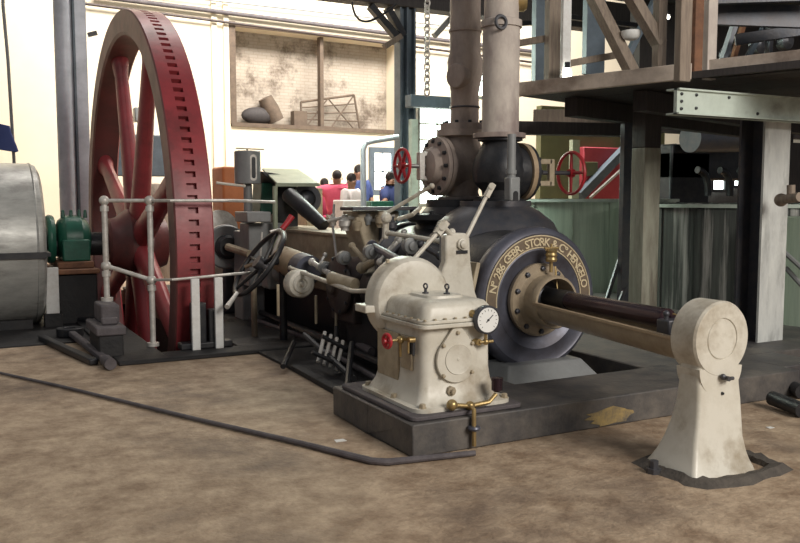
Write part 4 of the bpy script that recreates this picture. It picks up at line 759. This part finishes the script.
rl = thing('red_grip_lever', (A(268, 268, y=7.3).x, 7.3, .4), 'control lever with bright red grip above the black handwheel', 'lever')
b = B(); b.tube([A(270, 262, y=7.35), A(284, 226, y=7.3)], .014, 8); fin(b, 'shank', 'galv', rl)
b = B(); b.tube([A(282, 229, y=7.3), A(287, 223, y=7.3), A(292, 216, y=7.3)], [.026, .026, .03], 12); fin(b, 'grip', 'redbright', rl)
b = B(); b.tube([A(245, 267, y=7.3), A(265, 260, y=7.2), A(288, 251, y=7.1)], [.016, .02, .016], 8); b.ball(A(288, 251, y=7.1), .028, 10); fin(b, 'cross_arm', 'tan', rl)
b = B(); b.tube(bez(A(270, 232, y=7.4), A(290, 225, y=7.4), A(284, 242, y=7.4)), .012, 8); b.tube([A(262, 232, y=7.5), A(260, 262, y=7.5)], .01, 8); fin(b, 'bent_wire', 'galv', rl)
b = B(); p = A(254, 300, y=7.4); b.cyl((p.x, 7.4, .035), (p.x, 7.4, .5), .028, n=12); fin(b, 'lever_post', 'creamdark', rl)
# dark pipes and grating on the oily floor
for (u0, v0, u1, v1, z, r, lab) in ((232, 300, 400, 372, .10, .03, 'long dark pipe nearest the brown floor beside the engine'), (262, 297, 400, 345, .16, .025, 'dark pipe running behind the leaning rods'), (290, 290, 395, 318, .22, .012, 'thin brownish pipe under the cream disc')):
    b = B(); b.tube([A(u0, v0, z=z), A(u1, v1, z=z)], r, 10); tag(fin(b, 'drain_pipe', 'mauve' if r < .02 else 'iron'), lab, 'pipe')
rk = thing('rod_rack', (2.3, 5.6, .02), 'cluster of slanting steel rods standing on the oily floor', 'rack')
for i in range(4):
    b = B(); p = A(318+i*6, 362+i*3, y=5.6); q = A(325+i*6, 332+i*3, y=5.75); b.tube([V((p.x, p.y, max(p.z, .03))), q], .014, 8); fin(b, 'rod', 'galv', rk)
b = B(); b.tube([A(312, 352, y=5.55), A(342, 366, y=5.55)], .016, 8); b.tube([A(322, 336, y=5.7), A(348, 350, y=5.7)], .016, 8); fin(b, 'cross_bar', 'iron', rk)
for u, v0, v1 in ((316, 303, 320), (336, 303, 322), (278, 292, 312)):
    p = A(u, v0, y=6.3); b = B(); b.cyl((p.x, 6.3, A(u, v1, y=6.3).z-.03), (p.x, 6.3, p.z+.06), .012, n=8); fin(b, 'drip_pipe', 'creamdark', en)
for i in range(5):
    p = V((2.15+i*.14, 4.85+random.random()*1.2, .02)); q = p+V((random.uniform(-.2, .5), random.uniform(.4, .9), random.uniform(0, .2)))
    b = B(); b.tube([p+V((0, 0, .03)), q+V((0, 0, .03))], .022, 8)
    tag(fin(b, 'scrap_pipe', 'iron'), 'dark scrap pipe lying on the black floor between the rod cluster and the pump', 'pipe', 'scrap pipes in the dark beside the engine')

for i, (u0, v0, u1, v1, y0, y1, r, m, nm) in enumerate(((372, 246, 402, 262, 5.6, 5.0, .03, 'bluesteel', 'cam_shaft'), (380, 262, 398, 240, 5.3, 5.3, .018, 'galv', 'trip_rod'), (404, 232, 410, 262, 5.2, 5.0, .015, 'steel', 'trip_rod'), (420, 244, 440, 256, 5.0, 4.9, .02, 'iron2', 'trip_rod'), (362, 268, 384, 256, 5.8, 5.6, .03, 'creamdark', 'trip_rod'), (352, 246, 366, 262, 6.0, 5.8, .02, 'creamdark', 'trip_rod'), (312, 262, 330, 274, 6.6, 6.3, .022, 'galv', 'trip_rod'), (318, 268, 325, 255, 6.5, 6.5, .014, 'steel', 'trip_rod'))):
    b = B(); p_, q_ = A(u0, v0, y=y0), A(u1, v1, y=y1); b.tube([p_, q_], r, 10); b.ball(p_, r*1.5, 10); b.ball(q_, r*1.5, 10); fin(b, nm, m, en)
for (u, v, y) in ((345, 258, 6.0), (372, 252, 5.5), (396, 268, 4.9), (412, 246, 5.0), (326, 268, 6.4)):
    b = B(); o = A(u, v, y=y); b.lathe(o, (0, -1, 0), [(0, -.06), (.05, -.06), (.055, -.03), (.055, 0), (.035, .01), (.03, .025), (0, .03)], 16); fin(b, 'pin_boss', 'greybox', en)
b = B(); o = A(391, 252, y=5.5); b.prism([(-.1, -.2), (.06, -.2), (.12, .02), (.08, .12), (-.02, .14), (-.12, .02)], o, (1, 0, 0), (0, 0, 1), (0, .06, 0)); fin(b, 'trip_plate', 'iron2', en, bevel=.01)
for i, (u0, v0, u1, v1, z, r, lab) in enumerate(((330, 352, 400, 392, .06, .02, 'dark pipe lying nearest the pump foot on the black floor'), (352, 340, 372, 352, .12, .035, 'short fat pipe stub under the engine beside the pump'), (250, 318, 318, 342, .05, .022, 'dark pipe along the oily floor right of the white posts'))):
    b = B(); b.tube([A(u0, v0, z=z), A(u1, v1, z=z)], r, 10); tag(fin(b, 'floor_pipe', 'mauve'), lab, 'pipe')
# ------------------------------------------------------------------ raised platform at right
def vpost(name, u0, u1, vtop, vbot, y, m, label, cat, dep=.08, ztop=None, zbot=None):
    p = A((u0+u1)/2, (vtop+vbot)/2, y=y); um = (u0+u1)/2; w_ = A(u1, 80, y=y).x-A(u0, 80, y=y).x
    zb = A(um, vbot, y=y).z if zbot is None else zbot; zt2 = A(um, vtop, y=y).z if ztop is None else ztop
    b = B(); b.box((p.x-w_/2, y-dep/2, zb), (p.x+w_/2, y+dep/2, zt2)); return tag(fin(b, name, m, bevel=.005), label, cat)
f0, f1, f2 = A(517, 97, z=2.15), A(690, 79.5, z=2.15), A(840, 70, z=2.15)
fd = (f1-f0).normalized(); f0 = f0-fd*.0
dk = thing('platform', (f0.x, f0.y, 2.15), 'raised timber platform with pale fascia boards at the upper right', 'platform')
b = B(); b.bar(f0+V((0, 0, .06)), f1+V((0, 0, .06)), .05, .115); fin(b, 'fascia_board', 'fascia', dk, bevel=.004)
g0, g1 = A(706, 80, z=2.15), A(850, 66, z=2.15)
b = B(); b.bar(g0+V((0, 0, .075)), g1+V((0, 0, .075)), .05, .13); fin(b, 'fascia_board', 'fascia', dk, bevel=.004)
n_ = V((-fd.y, fd.x, 0)); n_ = n_ if n_.x > 0 else -n_
b = B(); q0, q1 = f0+n_*.03, f1+n_*.03+fd*1.5
nb = 12
for i in range(nb):
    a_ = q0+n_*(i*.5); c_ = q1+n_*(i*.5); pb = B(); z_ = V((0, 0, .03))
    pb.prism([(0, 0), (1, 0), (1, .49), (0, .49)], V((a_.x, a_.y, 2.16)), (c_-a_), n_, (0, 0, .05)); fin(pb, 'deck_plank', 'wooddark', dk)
b = B()
for t in (.2, .62):
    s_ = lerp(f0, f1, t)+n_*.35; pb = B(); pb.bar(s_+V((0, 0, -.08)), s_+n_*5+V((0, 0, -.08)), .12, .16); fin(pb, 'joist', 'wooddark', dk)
pb = B(); p, q = A(534, 118, y=7.4), A(642, 118, y=6.6); pb.bar(p, q, .12, .17); fin(pb, 'girder', 'wood', dk, bevel=.005)
pb = B(); p, q = A(516, 128, y=6.9), A(650, 131, y=6.3); pb.bar(p, q, .2, .12); fin(pb, 'girder', 'wooddark', dk, bevel=.005)
# white beam
wbm = thing('mint_beam', (4.8, 4.3, 1.85), 'pale mint riveted steel beam end under the platform', 'beam')
p, q = A(677, 101, y=4.30), A(800, 111, y=4.30); zc_ = A(677, 101, y=4.30).z; hh = .088
b = B(); b.box((p.x, 4.30, zc_-hh), (q.x+.5, 4.33, zc_+hh)); b.box((p.x, 4.28, zc_+hh-.012), (q.x+.5, 4.40, zc_+hh)); b.box((p.x, 4.28, zc_-hh), (q.x+.5, 4.40, zc_-hh+.012)); fin(b, 'web', 'beam', wbm)
bolts(wbm, None, [(p.x+dx, 4.30, zc_+dz) for dx, dz in ((.04, .05), (.04, 0), (.04, -.05), (.18, .05), (.18, -.04))]+[(p.x+.5, 4.30, zc_+.05), (p.x+.8, 4.30, zc_-.05)], (0, -1, 0), .01, .01, 'iron')
# pillars
cp_ = A(642, 326, z=zt); tp = A(620, 310, z=zt)
P_ = thing('platform_post', (cp_.x, cp_.y, zt), 'squared pale post standing right behind the tail rod, under the platform', 'post')
b = B(); wdt = (A(658, 200, y=cp_.y).x-A(636, 200, y=cp_.y).x)*.72; b.box((cp_.x-wdt/2, cp_.y-.08, zt), (cp_.x+wdt/2, cp_.y+.08, 1.72)); fin(b, 'lower_shaft', 'postgreen', P_, bevel=.006)
b = B(); b.box((cp_.x-wdt/2, cp_.y-.08, 1.72), (cp_.x+wdt/2, cp_.y+.08, 2.15)); fin(b, 'upper_shaft', 'wooddark', P_, bevel=.006)
yq = 6.1; b = B(); xa, xb = A(622, 160, y=yq).x, A(634, 160, y=yq).x; b.box((xa, yq-.03, zt), (xb, yq+.03, 2.15)); tag(fin(b, 'dark_post', 'iron2', bevel=.004), 'dark steel post close behind and left of the pale post', 'post')
rp = A(768, 341, z=zt); wd_ = A(790, 200, y=rp.y).x-A(765, 200, y=rp.y).x
P2_ = thing('platform_post', (rp.x, rp.y, zt), 'white-painted flanged steel post at the right, carrying the mint beam', 'post')
b = B(); b.box((rp.x-wd_/2, rp.y-.02, zt), (rp.x+wd_/2, rp.y+.0, 1.9)); fin(b, 'front_flange', 'postwhite', P2_)
b = B(); b.box((rp.x-.012, rp.y, zt), (rp.x+.012, rp.y+.2, 1.9)); b.box((rp.x-wd_/2, rp.y+.2, zt), (rp.x+wd_/2, rp.y+.22, 1.9)); fin(b, 'web', 'iron2', P2_)
b = B(); p = A(741, 335, y=4.95); q = A(772, 125, y=4.95); b.bar((p.x, 4.95, zt), (q.x, 4.95, 1.95), .11, .11); tag(fin(b, 'raking_post', 'wooddark', bevel=.005), 'dark leaning timber just left of the white-painted post', 'post')
b = B(); p = A(752, 335, y=5.1); b.box((p.x-.05, 5.05, zt), (p.x+.05, 5.15, 1.95)); tag(fin(b, 'upright_timber', 'iron2', bevel=.005), 'grey upright between the tank and the leaning dark timber', 'post')
b = B(); b.tube([A(787, 97, y=4.6), A(785, 115, y=4.55), A(779, 135, y=4.5), A(770, 150, y=4.6), A(766, 175, y=4.7)], .012, 8); tag(fin(b, 'hose', 'iron'), 'dark hose drooping over the right end of the mint beam', 'hose')
b = B(); b.cyl(A(780, 200, y=4.3), A(800, 197, y=4.1), .035); b.ball(A(781, 200, y=4.3), .05, 12); b.cyl(A(791, 185, y=4.2), A(791, 200, y=4.2), .03); tag(fin(b, 'wall_cock', 'wood'), 'brown pipe cock reaching in from the right edge beside the white-painted post', 'pipe')
for (a_, c_, lab) in (((601, 318), (628, 232), 'dark pole leaning left of the dark steel post'), ((612, 322), (640, 250), 'second dark pole leaning against the pale post')):
    b = B(); b.tube([A(*a_, y=5.9), A(*c_, y=6.3)], .022, 8); tag(fin(b, 'leaning_pole', 'iron2'), lab, 'pole')
for (a_, c_, lab) in (((786, 268), (806, 290), 'upper grey rod slanting down at the right edge'), ((784, 252), (806, 272), 'topmost grey rod slanting down at the right edge')):
    b = B(); b.tube([A(*a_, y=4.9), A(*c_, y=4.7)], .022, 8); tag(fin(b, 'slanting_rod', 'greybox'), lab, 'rod')
# uprights and braces above the platform
vpost('timber_post', 534, 546, -30, 88, 7.4, 'bluegrey', 'dark grey upright at the left end of the platform', 'post')
vpost('timber_post', 547, 559, -30, 86, 6.6, 'wood', 'brown timber upright beside the dark grey one', 'post')
vpost('white_stanchion', 562, 570, -30, 80, 6.0, 'white', 'narrow white stanchion on the platform edge', 'post', .04)
vpost('timber_post', 585, 603, -30, 75, 7.2, 'bluegrey', 'grey-blue timber upright behind the diagonal brace', 'post')
vpost('timber_post', 656, 664, -30, 70, 5.6, 'wood', 'slim brown upright left of the thick front post', 'post')
vpost('timber_post', 678, 689, -30, 82, 4.45, 'wood', 'thick brown front post hung over the platform edge', 'post', .06)
vpost('rusty_post', 692, 702, -30, 78, 5.2, 'rust', 'rust-coloured upright behind the thick brown post', 'post')
vpost('pipe_post', 706, 715, -30, 80, 4.5, 'pipepale', 'pale tubular upright right of the rusty one', 'post', .05)
def brace(name, a_, c_, y0, y1, w_, m, label, h_=None):
    b = B(); b.bar(A(*a_, y=y0), A(*c_, y=y1), w_, h_ or w_, hint=(0, 1, 0)); return tag(fin(b, name, m, bevel=.004), label, 'brace')
brace('diagonal_brace', (592, -6), (632, 72), 6.0, 5.8, .10, 'wood', 'brown diagonal brace falling right onto the platform')
brace('diagonal_brace', (630, -6), (660, 45), 5.7, 5.6, .10, 'wood', 'upper brown diagonal brace right of the hanging lamp shade')
brace('cross_rail', (515, 44), (549, 38), 6.9, 6.66, .06, 'wood', 'short brown rail right of the pale steam pipe', .1)
brace('cross_rail', (566, 64), (628, 53), 6.3, 6.0, .06, 'wood', 'brown rail low behind the white stanchion', .09)
brace('cross_rail', (545, 14), (640, 26), 9.0, 9.0, .06, 'iron', 'dark rail high behind the brown uprights', .07)
brace('cross_rail', (512, 24), (548, 22), 9.0, 9.0, .06, 'iron', 'dark rail above the short brown rail', .07)
brace('diagonal_brace', (628, 55), (655, 0), 6.6, 6.6, .06, 'bluegrey', 'thin dark brace behind the lamp shade')
# lamp shade bowl
b = B(); o = A(631, 31, y=5.78); b.lathe(o, (0, 0, -1), [(0, -.0), (.085, 0), (.085, .03), (.07, .06), (.05, .075), (0, .08)], 24); tag(fin(b, 'bowl', 'white'), 'pale bowl fixed between the diagonal braces', 'bowl')
# two lamps on the platform
for i, (u, v, y, r, lab) in enumerate(((567, 74, 5.9, .05, 'small bright lamp at the foot of the white stanchion'), (668, 17, 8.0, .03, 'tiny lit lamp in the dark above the platform, topmost'), (693, 46, 8.0, .022, 'upper of two tiny lit lamps beside the rusty post'), (693, 52, 8.0, .022, 'lower of two tiny lit lamps beside the rusty post'))):
    p = A(u, v, y=y); L0 = thing('lamp', p, lab, 'lamp')
    b = B(); b.ball(p, r, 12, (.8, .8, 1.3 if i == 0 else 1)); fin(b, 'bulb', 'lampwhite', L0)
    b = B(); b.cyl(p+V((0, 0, r*.9)), p+V((0, 0, r*2)), r*.5, n=10); fin(b, 'socket', 'iron', L0)
# dark upper mill housing at right
mh2 = thing('mill_housing', (9, 7.5, 2.2), 'dark timber mill housing with slanting plates above the platform at right', 'housing')
b = B(); p = A(640, 40, y=9.0); b.box((p.x, 9.0, 2.22), (17, 9.2, 6.5)); fin(b, 'back_board', 'wooddark', mh2)
for (a_, c_, y0, y1, wd2, m) in (((716, 14), (830, 18), 6.2, 5.6, .22, 'iron2'), ((716, -6), (830, -10), 6.0, 5.4, .2, 'iron2'), ((735, 40), (830, 26), 6.6, 6.0, .12, 'iron2'), ((722, 62), (736, 20), 6.8, 6.8, .07, 'greypaint'), ((730, 70), (744, 22), 7.0, 7.0, .05, 'rust'), ((745, 62), (765, 25), 6.9, 6.9, .05, 'bluegrey'), ((768, 60), (770, 25), 6.8, 6.8, .07, 'iron2')):
    bb = B(); bb.bar(A(*a_, y=y0), A(*c_, y=y1), .06, wd2, hint=(0, 0, 1) if abs(a_[0]-c_[0]) > 30 else (0, 1, 0)); fin(bb, 'plate', m, mh2, bevel=.005)
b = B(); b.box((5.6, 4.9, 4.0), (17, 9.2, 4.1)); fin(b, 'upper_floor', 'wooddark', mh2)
for (u, v, y, r) in ((755, 45, 7.2, .12), (781, 42, 7.0, .1), (724, 55, 7.4, .09)):
    bb = B(); p = A(u, v, y=y); bb.lathe(p, (0, -1, 0), [(0, 0), (r, 0), (r, .1), (r*.5, .14), (0, .14)], 18); fin(bb, 'pulley', 'iron2', mh2)
# ------------------------------------------------------------------ tanks under the platform
def tank(c, R, z0_, z1_, m, label):
    t = thing('round_tank', (c[0], c[1], z0_), label, 'tank')
    b = B(); n = 64; b.lathe((c[0], c[1], z0_), (0, 0, 1), [(0, 0), (R, 0), (R, z1_-z0_), (R-.03, z1_-z0_), (R-.03, z1_-z0_-.3), (0, z1_-z0_-.3)], n); fin(b, 'tank_wall', m, t)
    b = B(); b.lathe((c[0], c[1], z1_-.03), (0, 0, 1), [(R-.02, 0), (R+.04, 0), (R+.04, .035), (R-.02, .035)], n); fin(b, 'rim', 'beam', t)
    for a in [2*pi*k/16 for k in range(16)]:
        b = B(); e = V((c[0]+R*cos(a), c[1]+R*sin(a), 0)); b.bar((e.x, e.y, z0_), (e.x, e.y, z1_-.04), .05, .02, hint=(cos(a), sin(a), 0)); fin(b, 'seam_strip', m, t)
    return t
tk1 = A(595, 308, z=zt); tank((7.35, 8.78), 1.2, zt, 1.27, 'tankpale', 'mint-green round tank behind the lettered cylinder cover')
tk2 = A(705, 318, z=zt); tank((7.52, 6.42), 1.1, zt, 1.225, 'tank', 'streaky dark green round tank between the pale post and the white-painted post')
b = B(); p = A(800, 260, y=4.9); b.lathe((p.x+.35, 5.0, zt), (0, 0, 1), [(0, 0), (.4, 0), (.4, .95), (0, .95)], 32); tag(fin(b, 'small_vat', 'tankpale'), 'small greenish vat at the right edge behind the white-painted post', 'tank')
# clutter behind the tanks
b = B(); p, q = A(540, 200, y=13), A(665, 128, y=13); b.box((p.x, 13, .0), (q.x, 13.15, q.z+.3)); fin(b, 'wall_partition', 'olive', kind='structure', label='olive partition behind the tanks')
b = B(); p, q = A(583, 195, y=12.8), A(622, 148, y=12.8); b.box((p.x, 12.8, 0), (q.x, 12.99, q.z)); rc = thing('red_cabinet', (p.x, 12.8, 0), 'tall red cabinet glimpsed beyond the mint tank and right red handwheel', 'cabinet'); fin(b, 'carcass', 'redpanel', rc, bevel=.02)
b = B(); p, q = A(584, 176, y=12.75), A(598, 162, y=12.75); b.box((p.x, 12.75, p.z), (q.x, 12.82, q.z)); fin(b, 'olive_panel', 'olive', rc, bevel=.01)
b = B(); p, q = A(572, 195, y=12.2), A(580, 140, y=12.2); b.box((p.x, 12.2, 0), (q.x, 12.3, q.z)); tag(fin(b, 'pale_post', 'palegreen'), 'pale post behind the right red handwheel', 'post')
brace('dark_brace', (580, 196), (634, 140), 12.7, 12.7, .16, 'bluegrey', 'dark slanting brace crossing the red cabinet')
brace('dark_brace', (590, 198), (632, 160), 12.6, 12.6, .05, 'galv', 'thin pale brace below the dark slanting one')
brace('dark_brace', (646, 200), (676, 145), 12.945, 12.945, .1, 'iron2', 'short dark brace right of the pale post')
b = B(); p, q = A(658, 192, y=11.5), A(668, 150, y=11.5); b.box((p.x, 11.5, 0), (q.x, 11.6, q.z)); tag(fin(b, 'yellow_panel', 'yellow'), 'narrow yellow panel just right of the pale post', 'panel')
# dark machine behind the right tank
dm = thing('crushing_mill', (A(710, 200, y=8.6).x, 8.6, 0), 'dark roller mill with arched side frames behind the streaky tank', 'mill')
b = B(); p, q = A(690, 138, y=8.6), A(756, 138, y=8.6); b.cyl(p, q, .2, n=28); fin(b, 'roller', 'iron2', dm)
b = B(); p = A(676, 190, y=8.8); b.box((p.x, 8.9, 0), (A(720, 190, y=8.8).x-.1, 9.4, 1.95)); b.box((p.x, 8.9, 1.55), (A(770, 150, y=8.8).x, 9.4, 2.05)); fin(b, 'side_frame', 'iron', dm, bevel=.03)
for u in (708, 730, 749):
    b = B(); o = A(u, 196, y=8.5); b.tube(bez(o, o+V((.0, 0, .35)), o+V((-.22, 0, .36))), .05, 10); fin(b, 'arch_rib', 'iron', dm)
window(4, 712, 170, 724, 190, 12.5, 1, 1, 'iron'); window(5, 733, 168, 745, 186, 12.5, 1, 1, 'iron')
b = B(); b.box((13.4, 12.7, 0), (24, 12.85, 2.5)); 
fin(b, 'wall_right', 'wooddark', kind='structure')
# low dark items right edge
for (u0, v0, u1, v1, lab) in ((768, 376, 802, 392, 'dark pipe low at the right edge, nearer the plinth'), (772, 398, 802, 410, 'dark pipe low at the right edge, nearest the front')):
    b = B(); b.tube([A(u0, v0, z=.06), A(u1, v1, z=.05)], .045, 12); tag(fin(b, 'floor_duct', 'iron'), lab, 'pipe')
# loose bits on the floor
for (u, v, s, lab) in ((340, 441, .03, 'small white paper scrap on the floor left of the plinth corner'), (770, 428, .02, 'pale chip on the floor near the right edge')):
    p = A(u, v, z=.0); b = B(); b.prism([(-s, -s*.6), (s, -s*.7), (s*.9, s*.6), (-s*.8, s*.8)], (p.x, p.y, .001), (1, 0, 0), (0, 1, 0), (0, 0, .003)); tag(fin(b, 'paper_scrap', 'white'), lab, 'scrap')

# ------------------------------------------------------------------ people in the background
def person(loc, h, heading, shirt, bottom, label, arm=None, lean=0, skirt=False, hairm='hair'):
    k = h/1.75; root = thing('person', (loc[0], loc[1], 0), label, 'person'); root.rotation_euler = (0, 0, heading)
    J = {'pel': (0, 0, .93), 'wst': (0, 0, 1.08), 'chs': (lean, 0, 1.30), 'nk': (lean*1.3, 0, 1.47), 'hd0': (lean*1.4, -.01, 1.55), 'hd1': (lean*1.5, -.02, 1.64)}
    for s, t in ((-1, 'l'), (1, 'r')):
        J['sh'+t] = (lean+s*.17, 0, 1.42); J['el'+t] = (lean+s*.24, -.03, 1.14); J['wr'+t] = (lean+s*.22, -.16, .93); J['ha'+t] = (lean+s*.21, -.22, .88)
        J['hp'+t] = (s*.1, 0, .88); J['kn'+t] = (s*.11, -.02, .48); J['an'+t] = (s*.12, .02, .08); J['ft'+t] = (s*.13, -.16, .04)
    if arm: J.update(arm)
    Rr = {'pel': .14, 'wst': .13, 'chs': .155, 'nk': .05, 'hd0': .08, 'hd1': .085, 'sh': .075, 'el': .05, 'wr': .033, 'ha': .03, 'hp': .10, 'kn': .065, 'an': .045, 'ft': .04}
    E_ = [('pel', 'wst'), ('wst', 'chs'), ('chs', 'nk'), ('nk', 'hd0'), ('hd0', 'hd1')]
    for t in 'lr': E_ += [('chs', 'sh'+t), ('sh'+t, 'el'+t), ('el'+t, 'wr'+t), ('wr'+t, 'ha'+t), ('pel', 'hp'+t), ('hp'+t, 'kn'+t), ('kn'+t, 'an'+t), ('an'+t, 'ft'+t)]
    def skin(names, edges, name, m, grow=1.0, parent=root, extra=None, rootn=None):
        me = bpy.data.meshes.new(name); idx = {n_: i for i, n_ in enumerate(names)}
        me.from_pydata([V(J[n_])*k for n_ in names], [(idx[a], idx[b_]) for a, b_ in edges], [])
        o = link(bpy.data.objects.new(name, me)); o.parent = parent
        sm_ = o.modifiers.new('skin', 'SKIN'); 
        if not me.skin_vertices: 
            bpy.context.view_layer.objects.active = o
        for i, n_ in enumerate(names):
            r_ = (Rr.get(n_) or Rr[n_[:2]])*k*grow
            if me.skin_vertices: me.skin_vertices[0].data[i].radius = (r_, r_*.85) if n_ in ('pel', 'wst', 'chs') else (r_, r_)
        if me.skin_vertices and rootn: me.skin_vertices[0].data[idx[rootn]].use_root = True
        ss = o.modifiers.new('sub', 'SUBSURF'); ss.levels = 1; ss.render_levels = 1; me.materials.append(M[m]); sm_.use_smooth_shade = True
        return o
    skin(list(J), E_, 'body', 'skin', rootn='pel')
    J['col'] = (lean*1.1, 0, 1.43); Rr['col'] = .10
    skin(['pel', 'wst', 'chs', 'shl', 'ell', 'shr', 'elr', 'col'], [('pel', 'wst'), ('wst', 'chs'), ('chs', 'shl'), ('shl', 'ell'), ('chs', 'shr'), ('shr', 'elr'), ('chs', 'col')], 'shirt', shirt, 1.32, rootn='wst')
    if skirt:
        b = B(); b.lathe((0, 0, .5*k), (0, 0, 1), [(.24*k, 0), (.2*k, .25*k), (.17*k, .5*k), (.15*k, .52*k)], 20)
        o = fin(b, 'skirt', bottom); o.location = (0, 0, .5*k); o.parent = root
    else: skin(['pel', 'hpl', 'knl', 'anl', 'hpr', 'knr', 'anr'], [('pel', 'hpl'), ('hpl', 'knl'), ('knl', 'anl'), ('pel', 'hpr'), ('hpr', 'knr'), ('knr', 'anr')], 'trousers', bottom, 1.12, rootn='pel')
    b = B(); hc = V(J['hd1'])*k; b.ball(hc+V((0, .018*k, .025*k)), .092*k, 14, (.92, 1.0, 1.0))
    for v in b.bm.verts:
        if v.co.y < hc.y-.03*k: v.co.y = hc.y-.03*k
    o = fin(b, 'hair', hairm); o.location = hc+V((0, .03*k, -.07*k)); o.parent = root
    b = B(); hc2 = V(J['hd0'])*k
    b.ball(hc2+V((0, -.085*k, .055*k)), .016*k, 8, (1, 1.2, 1.3)); b.ball(hc2+V((.088*k, 0, .05*k)), .02*k, 8, (.5, 1, 1.3)); b.ball(hc2+V((-.088*k, 0, .05*k)), .02*k, 8, (.5, 1, 1.3))
    bmc = hc2; o = fin(b, 'face_features', 'skin'); o.parent = root
    b = B(); b.ball(hc2+V((.032*k, -.08*k, .08*k)), .010*k, 6); b.ball(hc2+V((-.032*k, -.08*k, .08*k)), .010*k, 6); b.ball(hc2+V((0, -.083*k, .015*k)), .014*k, 6, (1.6, .5, .5)); o = fin(b, 'eyes_and_mouth', 'hair'); o.parent = root
    return root
def place(u, vtop, y):
    p = A(u, vtop, y=y); return (p.x, p.y), p.z
xy, h = place(337, 170, 13.7); person(xy, h, pi*.9, 'pink', 'greycloth', 'person in a pink shirt seen from behind, arm stretched to the left', arm={'ell': (.42, 0, 1.36), 'wrl': (.62, -.05, 1.40), 'hal': (.7, -.06, 1.41), 'shl': (.2, 0, 1.43), 'shr': (-.2, 0, 1.43), 'elr': (-.27, -.03, 1.14), 'wrr': (-.22, -.16, .95), 'har': (-.2, -.22, .9)})
xy, h = place(324, 178, 14.7); person(xy, h, .2, 'magenta', 'magenta', 'person in crimson mostly hidden left of the pink shirt', skirt=True)
xy, h = place(351, 173, 12.9); person(xy, h, .5, 'shirtwhite', 'greycloth', 'dark-haired person in a white top beside the pink shirt', skirt=True)
xy, h = place(358.5, 164.5, 14.9); person(xy, h, .1, 'navy', 'navy', 'tallest person, in dark blue, behind the grey bent pipe')
xy, h = place(393, 172, 13.2); person(xy, h, .3, 'navy', 'greycloth', 'person in a navy shirt reaching left beside the blue-grey column', arm={'ell': (-.3, -.12, 1.24), 'wrl': (-.5, -.2, 1.2), 'hal': (-.58, -.22, 1.2)}, lean=-.06)
# fixed names for repeated window/pane parts are left to Blender's suffixes
